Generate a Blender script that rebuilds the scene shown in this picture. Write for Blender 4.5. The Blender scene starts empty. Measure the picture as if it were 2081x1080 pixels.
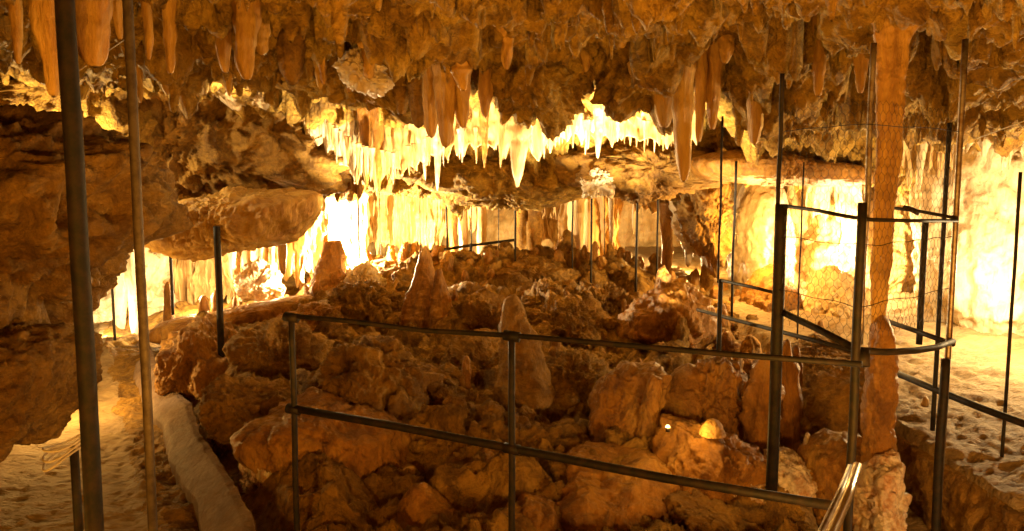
import bpy, math, random
import numpy as np
from mathutils import Vector
SC = bpy.context.scene
COL = SC.collection
rnd = random.Random(7)
# ------------------------------------------------------------------ camera
F = 1633.0; PITCH = math.radians(6.0); CAMZ = 1.7
cd = bpy.data.cameras.new('camera'); cam = bpy.data.objects.new('camera', cd); COL.objects.link(cam)
cam.location = (0, 0, CAMZ); cam.rotation_euler = (math.radians(90) - PITCH, 0, 0)
cd.sensor_width = 36.0; cd.lens = F / 2081 * 36; cd.clip_start = 0.05; cd.clip_end = 200
cd.dof.use_dof = True; cd.dof.focus_distance = 6.0; cd.dof.aperture_fstop = 9.0
SC.camera = cam
cp, sp = math.cos(PITCH), math.sin(PITCH)
def at(px, py, d):
    """world point at forward distance d that belongs to photo position px, py"""
    X = (px - 1040.5) / F; Yu = (540 - py) / F
    s = d / (cp + Yu * sp)
    return np.array([X * s, d, CAMZ + (Yu * cp - sp) * s])
# ------------------------------------------------------------------ world
w = bpy.data.worlds.new('World'); SC.world = w; w.use_nodes = True
wb = w.node_tree.nodes['Background']; wb.inputs[0].default_value = (1.0, .5, .2, 1); wb.inputs[1].default_value = 0.01
SC.view_settings.view_transform = 'Standard'; SC.view_settings.look = 'None'
SC.view_settings.exposure = 1.25; SC.view_settings.gamma = 1.0
SC.render.engine = 'CYCLES'
cy = SC.cycles; cy.max_bounces = 8; cy.diffuse_bounces = 4; cy.glossy_bounces = 2; cy.transmission_bounces = 2
cy.use_denoising = True; cy.sample_clamp_indirect = 4.0; cy.caustics_reflective = False; cy.caustics_refractive = False
# ------------------------------------------------------------------ lamps
AMBER = (1.0, .43, .045); WARM = (1.0, .56, .14); PALE = (1.0, .71, .33); CREAM = (1.0, .74, .38)
def tag(o, label=None, cat=None, group=None, kind=None):
    if label: o['label'] = label
    if cat: o['category'] = cat
    if group: o['group'] = group
    if kind: o['kind'] = kind
    return o
def light(name, loc, power, color=WARM, size=.06, spot=None, aim=None, blend=.6):
    ld = bpy.data.lights.new(name, 'SPOT' if spot else 'POINT')
    ld.energy = power; ld.color = color; ld.shadow_soft_size = size
    o = bpy.data.objects.new(name, ld); COL.objects.link(o); o.location = Vector(loc)
    if spot:
        ld.spot_size = math.radians(spot); ld.spot_blend = blend
        o.rotation_euler = (Vector(aim) - Vector(loc)).to_track_quat('-Z', 'Y').to_euler()
    return o
def A(px, py, d): return tuple(at(px, py, d))
# fill lights added behind and beside the viewer (warm wash on near rock)
light('near_fill_light', (-0.9, -0.6, .9), 96, AMBER, .12)
light('near_fill_light', (1.6, 0.4, .75), 80, (1.0, .46, .09), .12)
light('near_fill_light', (-1.9, 2.0, .35), 4, AMBER, .10)
light('near_fill_light', (1.78, 2.45, .30), 1.6, CREAM, .04)
light('ceiling_fill_light', (-0.5, 1.9, .40), 46, AMBER, .06, 74, (-1.3, 4.0, 2.5), .8)  # pair of upward spots added only to brighten the near ceiling
light('ceiling_fill_light', (1.0, 1.5, .40), 50, AMBER, .06, 74, (.9, 4.0, 2.5), .8)
light('path_light', A(95, 735, 5.6), 26, WARM, .05)
# floodlights hidden among the rocks
for px, pw in ((1350, 300), (1225, 330), (1090, 330), (950, 330), (830, 460), (745, 300)):
    light('curtain_floodlight', A(px, 700, 5.6 if px > 1300 else 5.9), pw * 1.1, CREAM, .05, 66, A(px, 255, 6.55), .5)
light('cascade_floodlight', A(700, 520, 8.8), 330, CREAM, .05)
light('alcove_floodlight', A(215, 670, 7.6), 46, PALE, .05, 130, A(210, 560, 9.0))
light('alcove_floodlight', A(400, 600, 8.5), 28, PALE, .05)
light('alcove_floodlight', A(550, 575, 8.5), 26, PALE, .05)
light('hall_floodlight', A(850, 515, 10.5), 190, PALE, .05)
light('hall_floodlight', A(1130, 535, 10.2), 70, WARM, .05)
light('hall_floodlight', A(1250, 535, 11.2), 120, PALE, .05)
light('hall_floodlight', A(1185, 590, 9.4), 12, WARM, .05)
light('hall_floodlight', A(1380, 510, 10.4), 70, WARM, .05)
light('right_floodlight', A(2210, 560, 5.3), 78, PALE, .06)
light('right_floodlight', A(1990, 600, 6.1), 15, PALE, .06)
light('niche_floodlight', A(1725, 520, 8.0), 75, PALE, .05)
light('niche_floodlight', A(1530, 480, 7.8), 40, WARM, .05)
light('left_streak_light', A(100, 318, 5.75), 34, PALE, .05)
light('left_streak_light', A(470, 170, 5.75), 9, PALE, .03)

# ------------------------------------------------------------------ noise in numpy
_rs = np.random.RandomState(3)
_perm = np.concatenate([_rs.permutation(256)] * 3)
_g = _rs.normal(size=(256, 3)); _g /= np.linalg.norm(_g, axis=1)[:, None]
def perlin(P):
    P = np.asarray(P, float); i = np.floor(P).astype(int); f = P - i; i &= 255
    u = f * f * f * (f * (f * 6 - 15) + 10)
    r = 0
    for dx in (0, 1):
        wx = u[..., 0] if dx else 1 - u[..., 0]
        for dy in (0, 1):
            wy = u[..., 1] if dy else 1 - u[..., 1]
            for dz in (0, 1):
                wz = u[..., 2] if dz else 1 - u[..., 2]
                h = _perm[_perm[_perm[(i[..., 0] + dx) & 255] + ((i[..., 1] + dy) & 255)] + ((i[..., 2] + dz) & 255)]
                g = _g[h]
                r = r + wx * wy * wz * (g[..., 0] * (f[..., 0] - dx) + g[..., 1] * (f[..., 1] - dy) + g[..., 2] * (f[..., 2] - dz))
    return r * 1.5
def fbm(P, s, octv=4, gain=.5, off=0.0):
    P = np.asarray(P) * s + off; a = 1; r = 0
    for _ in range(octv):
        r = r + a * perlin(P); P = P * 2.03 + 17.3; a *= gain
    return r
def ridge(P, s, octv=4, gain=.5, off=0.0):
    P = np.asarray(P) * s + off; a = 1; r = 0
    for _ in range(octv):
        r = r + a * (1 - 2.2 * np.abs(perlin(P))); P = P * 2.07 + 11.1; a *= gain
    return r
_wp = _rs.rand(256, 3)
def worley(P, s, off=0.0, second=False):
    """distance to the nearest feature point (and a random id value)"""
    P = np.asarray(P) * s + off; i = np.floor(P).astype(int); f = P - i
    best = np.full(P.shape[:-1], 9.0); sec = best.copy(); idv = np.zeros(P.shape[:-1])
    for dx in (-1, 0, 1):
        for dy in (-1, 0, 1):
            for dz in (-1, 0, 1):
                h = _perm[_perm[_perm[(i[..., 0] + dx) & 255] + ((i[..., 1] + dy) & 255)] + ((i[..., 2] + dz) & 255)]
                q = _wp[h]
                D = np.sqrt((f[..., 0] - dx - q[..., 0])**2 + (f[..., 1] - dy - q[..., 1])**2 + (f[..., 2] - dz - q[..., 2])**2)
                m = D < best
                sec = np.where(m, best, np.minimum(sec, D)); idv = np.where(m, h / 255., idv); best = np.where(m, D, best)
    return (best, sec, idv) if second else (best, idv)
def sstep(a, b, x):
    t = np.clip((x - a) / (b - a), 0, 1); return t * t * (3 - 2 * t)

# ------------------------------------------------------------------ materials
def ramp(nt, stops, fac):
    r = nt.nodes.new('ShaderNodeValToRGB'); e = r.color_ramp.elements
    while len(e) < len(stops): e.new(.5)
    for k, (p, c) in enumerate(stops): e[k].position = p; e[k].color = (*c, 1)
    nt.links.new(fac, r.inputs[0]); return r.outputs[0]
def noise_node(nt, vec, scale, detail=6, rough=.6, dist=0.0):
    n = nt.nodes.new('ShaderNodeTexNoise'); n.inputs['Scale'].default_value = scale; n.inputs['Detail'].default_value = detail
    n.inputs['Roughness'].default_value = rough; n.inputs['Distortion'].default_value = dist
    nt.links.new(vec, n.inputs['Vector']); return n.outputs['Fac']
def mixc(nt, fac, a, b, mode='MIX'):
    m = nt.nodes.new('ShaderNodeMix'); m.data_type = 'RGBA'; m.blend_type = mode
    for sock, v in ((m.inputs[0], fac), (m.inputs[6], a), (m.inputs[7], b)):
        if isinstance(v, bpy.types.NodeSocket): nt.links.new(v, sock)
        else: sock.default_value = v if isinstance(v, (int, float)) else (*v, 1)
    return m.outputs[2]
def rock_mat(name, stops, scale=2.2, bump=.03, rough=(.55, .9), stain=(.10, .05, .02), stain_amt=.6, stretch=(1, 1, 1), fine=30, spec=.35, detail2=.5):
    m = bpy.data.materials.new(name); m.use_nodes = True; nt = m.node_tree; L = nt.links
    b = nt.nodes['Principled BSDF']
    geo = nt.nodes.new('ShaderNodeNewGeometry')
    mp = nt.nodes.new('ShaderNodeMapping'); mp.inputs['Scale'].default_value = stretch; L.new(geo.outputs['Position'], mp.inputs[0])
    v = mp.outputs[0]
    n1 = noise_node(nt, v, scale, 8, .62, .4)
    c1 = ramp(nt, stops, n1)
    n2 = noise_node(nt, v, scale * 3.1, 7, .7, .8)
    st = ramp(nt, [(.45, (0, 0, 0)), (.62, (1, 1, 1))], n2)
    mu = nt.nodes.new('ShaderNodeMath'); mu.operation = 'MULTIPLY'; mu.inputs[1].default_value = stain_amt; L.new(st, mu.inputs[0])
    c2 = mixc(nt, mu.outputs[0], c1, stain)
    n3 = noise_node(nt, v, fine, 5, .7)
    c3 = mixc(nt, detail2, c2, ramp(nt, [(.3, (.35, .35, .35)), (.7, (1, 1, 1))], n3), 'MULTIPLY')
    L.new(c3, b.inputs['Base Color'])
    rr = nt.nodes.new('ShaderNodeMapRange'); rr.inputs[3].default_value = rough[0]; rr.inputs[4].default_value = rough[1]
    L.new(n2, rr.inputs[0]); L.new(rr.outputs[0], b.inputs['Roughness'])
    b.inputs['Specular IOR Level'].default_value = spec
    vo = nt.nodes.new('ShaderNodeTexVoronoi'); vo.inputs['Scale'].default_value = fine * .8; L.new(v, vo.inputs['Vector'])
    ad = nt.nodes.new('ShaderNodeMath'); ad.operation = 'MULTIPLY_ADD'; ad.inputs[1].default_value = .35
    L.new(vo.outputs['Distance'], ad.inputs[0]); L.new(n3, ad.inputs[2])
    ad2 = nt.nodes.new('ShaderNodeMath'); ad2.operation = 'MULTIPLY_ADD'; ad2.inputs[1].default_value = 1.6
    L.new(n2, ad2.inputs[0]); L.new(ad.outputs[0], ad2.inputs[2])
    bp = nt.nodes.new('ShaderNodeBump'); bp.inputs['Distance'].default_value = bump; bp.inputs['Strength'].default_value = 1.0
    L.new(ad2.outputs[0], bp.inputs['Height']); L.new(bp.outputs[0], b.inputs['Normal'])
    return m
M = {}
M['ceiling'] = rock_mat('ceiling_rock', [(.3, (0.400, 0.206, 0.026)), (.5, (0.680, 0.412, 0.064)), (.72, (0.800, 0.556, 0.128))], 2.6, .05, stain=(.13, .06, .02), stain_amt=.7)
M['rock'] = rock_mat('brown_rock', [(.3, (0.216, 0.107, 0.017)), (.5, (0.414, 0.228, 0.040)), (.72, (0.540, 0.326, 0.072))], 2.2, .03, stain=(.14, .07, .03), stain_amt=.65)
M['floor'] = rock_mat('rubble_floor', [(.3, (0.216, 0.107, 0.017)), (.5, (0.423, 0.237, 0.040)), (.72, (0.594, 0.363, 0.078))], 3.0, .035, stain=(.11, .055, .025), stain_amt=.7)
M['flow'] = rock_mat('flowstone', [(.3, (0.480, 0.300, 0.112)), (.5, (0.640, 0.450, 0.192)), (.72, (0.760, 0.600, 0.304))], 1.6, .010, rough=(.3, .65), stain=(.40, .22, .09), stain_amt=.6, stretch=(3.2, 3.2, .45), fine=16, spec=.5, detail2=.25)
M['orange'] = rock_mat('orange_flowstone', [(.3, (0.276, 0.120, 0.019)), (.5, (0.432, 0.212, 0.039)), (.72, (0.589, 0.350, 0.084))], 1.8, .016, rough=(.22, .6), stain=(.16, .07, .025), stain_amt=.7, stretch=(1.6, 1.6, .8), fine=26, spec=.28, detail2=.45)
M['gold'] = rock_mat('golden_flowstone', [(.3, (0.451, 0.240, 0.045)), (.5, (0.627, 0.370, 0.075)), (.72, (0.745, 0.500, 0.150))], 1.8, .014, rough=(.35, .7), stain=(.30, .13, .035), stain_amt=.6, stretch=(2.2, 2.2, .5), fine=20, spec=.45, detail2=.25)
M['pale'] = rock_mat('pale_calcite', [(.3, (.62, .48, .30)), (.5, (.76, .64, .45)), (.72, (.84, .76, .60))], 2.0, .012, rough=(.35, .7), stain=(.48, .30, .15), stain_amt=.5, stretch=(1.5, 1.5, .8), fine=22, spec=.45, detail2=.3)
M['white'] = rock_mat('white_pink_calcite', [(.3, (.70, .54, .38)), (.5, (.84, .72, .58)), (.72, (.88, .82, .74))], 5.0, .012, rough=(.25, .5), stain=(.50, .22, .08), stain_amt=.8, fine=26, spec=.5)
M['path'] = rock_mat('trodden_path', [(.3, (0.328, 0.218, 0.098)), (.5, (0.426, 0.304, 0.147)), (.72, (0.492, 0.374, 0.196))], 1.8, .02, stain=(.30, .19, .10), stain_amt=.4, stretch=(.8, 2.4, 1), fine=24)
M['kerb'] = rock_mat('kerb_concrete', [(.3, (.17, .11, .075)), (.5, (.26, .18, .125)), (.72, (.38, .28, .21))], 4.0, .008, stain=(.22, .13, .08), stain_amt=.75, fine=40)
def metal_mat(name, col, rough=.55, met=.6, rust=(.10, .04, .015)):
    m = bpy.data.materials.new(name); m.use_nodes = True; nt = m.node_tree; b = nt.nodes['Principled BSDF']
    tc = nt.nodes.new('ShaderNodeNewGeometry'); n = noise_node(nt, tc.outputs['Position'], 22, 6, .7)
    c = mixc(nt, ramp(nt, [(.42, (0, 0, 0)), (.6, (1, 1, 1))], n), col, rust)
    nt.links.new(c, b.inputs['Base Color']); b.inputs['Roughness'].default_value = rough; b.inputs['Metallic'].default_value = met; b.inputs['Specular IOR Level'].default_value = .25 if met == 0 else .5
    bp = nt.nodes.new('ShaderNodeBump'); bp.inputs['Distance'].default_value = .002; nt.links.new(n, bp.inputs['Height']); nt.links.new(bp.outputs[0], b.inputs['Normal'])
    return m
M['iron'] = metal_mat('dark_iron', (.010, .009, .008), .6, 0, (.026, .016, .010))
M['galv'] = metal_mat('dull_tube', (.30, .26, .20), .4, .8, (.18, .11, .06))
M['steel'] = metal_mat('bright_steel', (.62, .58, .50), .22, 1.0, (.50, .45, .36))
M['clay'] = metal_mat('mud_coated_tube', (.09, .065, .04), .6, .3, (.05, .032, .02))
M['wire'] = metal_mat('galvanised_wire', (.42, .38, .30), .4, .8, (.25, .18, .10))
M['net'] = metal_mat('dark_wire', (.05, .04, .03), .5, 0, (.03, .02, .012))
M['cord'] = metal_mat('pale_cord', (.62, .55, .42), .8, 0, (.5, .42, .3))
def emit(name, col, s):
    m = bpy.data.materials.new(name); m.use_nodes = True; b = m.node_tree.nodes['Principled BSDF']
    b.inputs['Emission Color'].default_value = (*col, 1); b.inputs['Emission Strength'].default_value = s
    b.inputs['Base Color'].default_value = (*col, 1); return m
M['lamp'] = emit('lamp_glow', (1, .50, .18), 3.2)

# ------------------------------------------------------------------ mesh helpers
def link_mesh(name, V, Fq, mat, parent=None, origin=None, smooth=True):
    V = np.asarray(V, float)
    if parent is not None: origin = np.array(parent.location)
    elif origin is None: origin = np.array([V[:, 0].mean(), V[:, 1].mean(), V[:, 2].min()])
    me = bpy.data.meshes.new(name)
    me.vertices.add(len(V)); me.vertices.foreach_set('co', (V - origin).astype(np.float32).ravel())
    Fq = np.asarray(Fq, np.int32); k = Fq.shape[1]
    me.loops.add(Fq.size); me.loops.foreach_set('vertex_index', Fq.ravel())
    me.polygons.add(len(Fq)); me.polygons.foreach_set('loop_start', np.arange(0, Fq.size, k, dtype=np.int32))
    me.polygons.foreach_set('use_smooth', np.full(len(Fq), smooth))
    me.update(calc_edges=True); me.validate()
    me.materials.append(mat)
    o = bpy.data.objects.new(name, me); COL.objects.link(o)
    if parent is not None: o.parent = parent
    else: o.location = origin
    return o
def grid_faces(n, m, wrap=False):
    i = np.arange(n - 1)[:, None]; j = np.arange(m if wrap else m - 1)[None, :]
    a = i * m + j; b = i * m + (j + 1) % m; c = (i + 1) * m + (j + 1) % m; d = (i + 1) * m + j
    return np.stack([a, b, c, d], -1).reshape(-1, 4)
def empty(name, loc):
    o = bpy.data.objects.new(name, None); COL.objects.link(o); o.location = Vector(loc); o.empty_display_size = .1; return o
def tube_geo(pts, r, n=10, cap=True):
    P = np.asarray(pts, float); N = len(P); r = np.broadcast_to(r, (N,))
    T = np.gradient(P, axis=0) if N > 1 else P
    T /= np.linalg.norm(T, axis=1)[:, None] + 1e-9
    ref = np.array([0, 0, 1.]) if abs(T[:, 2]).mean() < .8 else np.array([1., 0, 0])
    S = np.cross(T, ref); S /= np.linalg.norm(S, axis=1)[:, None] + 1e-9; U = np.cross(S, T)
    a = np.linspace(0, 2 * np.pi, n, endpoint=False)
    V = P[:, None] + r[:, None, None] * (np.cos(a)[None, :, None] * S[:, None] + np.sin(a)[None, :, None] * U[:, None])
    V = V.reshape(-1, 3); Fq = grid_faces(N, n, True)
    if cap:
        V = np.vstack([V, P[0], P[-1]]); a0 = len(V) - 2
        j = np.arange(n); jn = (j + 1) % n
        Fq = np.vstack([Fq, np.stack([np.full(n, a0), jn, j, j], -1), np.stack([np.full(n, a0 + 1), (N - 1) * n + j, (N - 1) * n + jn, (N - 1) * n + jn], -1)])
    return V, Fq
def merge(parts):
    Vs, Fs, o = [], [], 0
    for V, Fq in parts: Vs.append(V); Fs.append(Fq + o); o += len(V)
    return np.vstack(Vs), np.vstack(Fs)
def fixtri(Fq): return Fq
def mesh_any(name, V, Fq, mat, parent=None, origin=None, smooth=True):
    """quads, with degenerate quads written as triangles"""
    V = np.asarray(V, float)
    if parent is not None: origin = np.array(parent.location)
    elif origin is None: origin = np.array([V[:, 0].mean(), V[:, 1].mean(), V[:, 2].min()])
    me = bpy.data.meshes.new(name)
    me.from_pydata((V - origin).tolist(), [], [tuple(dict.fromkeys(f)) for f in np.asarray(Fq).tolist()])
    me.polygons.foreach_set('use_smooth', np.full(len(me.polygons), smooth)); me.update()
    me.materials.append(mat); o = bpy.data.objects.new(name, me); COL.objects.link(o)
    if parent is not None: o.parent = parent
    else: o.location = origin
    return o
def wob(p0, p1, n, amp, seed):
    t = np.linspace(0, 1, n)[:, None]; P = np.array(p0) * (1 - t) + np.array(p1) * t
    q = np.hstack([t * 3 + seed, t * 0, t * 0])
    for k in range(3): P[:, k] += amp * perlin(q + np.array([0, k * 7.3, seed * 1.7])) * np.sin(np.pi * t[:, 0])
    return P

# ------------------------------------------------------------------ floor and ceiling functions
def kerb_x(y): return np.where(y < 7, -1.35 - .573 * (y - 3.77), -3.2 - .55 * (y - 7))
def floor_base(x, y):
    z = np.interp(y, [-3, 3.3, 3.8, 5, 7, 9, 9.7, 11, 16], [0, 0, .02, .15, .35, .58, .62, .33, .35])
    kx = kerb_x(y); m = sstep(kx - .25, kx + .35, x)
    path = np.interp(y, [-3, 6, 9, 10.5, 16], [0, 0, .1, .3, .4])
    z = path * (1 - m) + z * m
    lo = (1 - sstep(-2.7, -1.8, x)) * sstep(6.5, 7.3, y); z = z * (1 - lo) + np.interp(y, [6, 8, 10, 16], [.12, .15, .25, .4]) * lo
    # right walkway trench and ledge
    tr = sstep(1.28, 1.5, x) * (1 - sstep(2.03, 2.09, x)) * (1 - sstep(4.15, 4.5, y))
    led = sstep(2.03, 2.09, x) * (y < 30)
    zl = np.interp(y, [-3, 4.2, 6.5, 9, 16], [.33, .35, .40, .48, .5]) + .02 * (x - 2)
    z = z * (1 - led) + zl * led
    z = z * (1 - tr) + 0 * tr
    return z
def rubble(x, y):
    kx = kerb_x(y)
    m = sstep(kx + .05, kx + .5, x) * (1 - .80 * sstep(1.2, 1.7, x) * (1 - .0 * x) ) * (1 - .8 * sstep(10, 11, y))
    m = m * (1 - .6 * (1 - sstep(-2.7, -1.8, x)) * sstep(6.5, 7.3, y))
    m = np.maximum(m, .22 * sstep(kx - .52, kx - .36, x) * (x < kx - .05))
    return np.maximum(m, np.where((x > 2), .06, .03))
def floor_z(x, y, detail=True):
    x = np.asarray(x, float); y = np.asarray(y, float)
    z = floor_base(x, y)
    if not detail: return z
    rb = rubble(x, y)
    P = np.stack([x, y, 0 * x], -1)
    W = P + .12 * np.stack([perlin(P * 2.1 + 5), perlin(P * 2.1 + 31), 0 * x], -1)
    d1, i1 = worley(W, 1.9, 3.0); d2, i2 = worley(W, 4.7, 9.0); d3, _ = worley(W, 11., 2.0)
    lump = .13 + .20 * (i1 * .9 + .1) * np.sqrt(np.clip(1 - (d1 / .62)**2, 0, 1)) + .11 * np.sqrt(np.clip(1 - (d2 / .62)**2, 0, 1)) * (.3 + i2) + .035 * np.sqrt(np.clip(1 - (d3 / .7)**2, 0, 1))
    z = z + rb * (lump - .10) + rb * .10 * fbm(P, 1.3, 3) + (.010 + .034 * rb) * ridge(P, 5.5, 5, .6) - .02
    # tread-worn ripples on the path
    rip = (1 - rb) * .003 * np.sin(y * 26 + 3 * perlin(P * 3) + x * 4) * (x < kx_lim(y) - .3)
    return z + rip
def kx_lim(y): return kerb_x(y)
def grid_xy(ds, us):
    d = np.asarray(ds)[:, None]; u = np.asarray(us)[None, :]
    wd = np.maximum(1.9 + .66 * d, 1.9)
    return u * wd, d + 0 * u
def dsteps(a, b, k, mn=.01):
    out = [a]
    while out[-1] < b: out.append(out[-1] + max(mn, abs(out[-1]) * k))
    return np.array(out)
ds = np.concatenate([np.linspace(-3, 1.4, 14)[:-1], dsteps(1.4, 16.5, .0034)])
us = np.linspace(-1, 1, 620)
X, Y = grid_xy(ds, us)
Z = floor_z(X, Y)
P = np.stack([X, Y, Z], -1)
rb = rubble(X, Y)[..., None]
P[..., :2] += (rb * .06 * np.stack([fbm(P, 4.2, 3, off=7.), fbm(P, 4.2, 3, off=71.)], -1))
pathmask = (X < kerb_x(Y) - .40 + .12 * perlin(np.stack([X * 3, Y * 3, 0 * X], -1))) | ((X > 1.3) & (X < 2.03) & (Y < 4.4)) 
o = link_mesh('cave_floor', P.reshape(-1, 3), grid_faces(*X.shape)[:, ::1], M['floor'], origin=np.zeros(3))
tag(o, kind='structure')
o.data.materials.append(M['path'])
fm = pathmask[:-1, :-1].ravel() | ((X > 2.03) & (Y < 30))[:-1, :-1].ravel()
o.data.polygons.foreach_set('material_index', fm.astype(np.int32))

def ceil_base(x, y):
    px = 1040.5 + F * x / np.maximum(y, .5)      # bearing of the spot, used only to shape the vault from left to right
    z = np.interp(y, [-3, 2, 3.5, 4.6, 5.1, 5.8, 6.5, 7.3, 8.1, 8.8, 9.6, 16], [2.6, 2.56, 2.58, 2.52, 2.54, 2.46, 2.34, 2.25, 1.80, 1.62, 1.9, 2.0])
    zr = np.interp(y, [-3, 2, 3.5, 4.6, 5.2, 5.6, 6.3, 7.3, 8.5, 9.6, 16], [2.6, 2.56, 2.50, 2.30, 2.06, 2.2, 2.2, 1.78, 1.80, 2.1, 2.1])
    m = sstep(1450, 1560, px); z = z * (1 - m) + zr * m
    zl = np.interp(y, [-3, 2, 3.5, 4.5, 6, 8, 16], [2.6, 2.62, 2.66, 2.60, 2.42, 2.1, 2.0])
    m = 1 - sstep(560, 700, px); z = z * (1 - m) + zl * m
    return z
def ceil_z(x, y, detail=True):
    x = np.asarray(x, float); y = np.asarray(y, float)
    P = np.stack([x, y, 0 * x], -1)
    z = ceil_base(x, y)
    z = z + .16 * fbm(P, .9, 3, off=4.)
    W = P + .09 * np.stack([perlin(P * 3.1 + 5), perlin(P * 3.1 + 31), 0 * x], -1) + .02 * np.stack([perlin(P * 11.1 + 5), perlin(P * 11.1 + 31), 0 * x], -1)
    d1, i1 = worley(W, 2.7, 1.0); d2, i2 = worley(W, 7.5, 6.0); d3, i3 = worley(W, 17., 6.0); d4, i4 = worley(W, 34., 3.0)
    cap = lambda d_, r_: np.clip(1 - (d_ / r_)**2, 0, 1)**.85
    pend = .20 * (i1**1.2 + .12) * (.5 * np.clip(1 - d1 / .62, 0, 1) + .5 * cap(d1, .62)) + .085 * (i2 + .15) * cap(d2, .62) + .034 * (i3 + .2) * cap(d3, .66) + .020 * (i4 + .2) * cap(d4, .7)
    z = z - pend * 1.1 - .02 * ridge(P, 5.5, 5, .6)
    # deep pockets
    pk = fbm(P, 1.7, 2, off=55.); z = z + .50 * sstep(.14, .26, pk) + .30 * sstep(.16, .30, fbm(P, 4.1, 2, off=15.))
    return z
ds = np.concatenate([np.linspace(-3, 1.6, 14)[:-1], dsteps(1.6, 16.5, .0030)])
us = np.linspace(-1, 1, 760)
X, Y = grid_xy(ds, us)
Z = ceil_z(X, Y)
P = np.stack([X, Y, Z], -1)
P[..., :2] += .025 * np.stack([fbm(P, 7., 4, .6, off=7.), fbm(P, 7., 4, .6, off=71.)], -1)
o = link_mesh('cave_ceiling', P.reshape(-1, 3), grid_faces(*X.shape)[:, ::-1], M['ceiling'], origin=np.zeros(3))
tag(o, kind='structure')

# outer walls
def wall(name, pts, z0, z1, mat, n=260, m=90, amp=.35, seed=0.):
    p = np.array(pts, float); seg = np.r_[0, np.cumsum(np.linalg.norm(np.diff(p, axis=0), axis=1))]
    t = np.linspace(0, seg[-1], n); x = np.interp(t, seg, p[:, 0]); y = np.interp(t, seg, p[:, 1])
    zz = np.linspace(z0, z1, m); P = np.stack([x[None] + 0 * zz[:, None], y[None] + 0 * zz[:, None], zz[:, None] + 0 * x[None]], -1)
    tx = np.gradient(x); ty = np.gradient(y); l = np.hypot(tx, ty); N = np.stack([-ty / l, tx / l, 0 * l], -1)[None]
    Q = P * np.array([1, 1, .55])
    P = P + N * (amp * (fbm(Q, .9, 5, off=seed) + .3 * ridge(Q, 3.1, 4, off=seed)))[..., None]
    o = link_mesh(name, P.reshape(-1, 3), grid_faces(m, n), mat, origin=np.zeros(3)); tag(o, kind='structure'); return o
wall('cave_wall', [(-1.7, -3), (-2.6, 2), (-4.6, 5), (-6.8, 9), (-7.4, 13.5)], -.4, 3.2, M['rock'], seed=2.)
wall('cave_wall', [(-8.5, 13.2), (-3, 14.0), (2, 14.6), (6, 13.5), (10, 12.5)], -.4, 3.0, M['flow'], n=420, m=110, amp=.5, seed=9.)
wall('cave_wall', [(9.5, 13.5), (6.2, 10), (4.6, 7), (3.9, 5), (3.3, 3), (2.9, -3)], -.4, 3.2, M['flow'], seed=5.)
wall('cave_wall', [(3.2, -2.8), (-2.2, -2.8)], -.4, 3.2, M['rock'], n=60, m=40, seed=5.)

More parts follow.
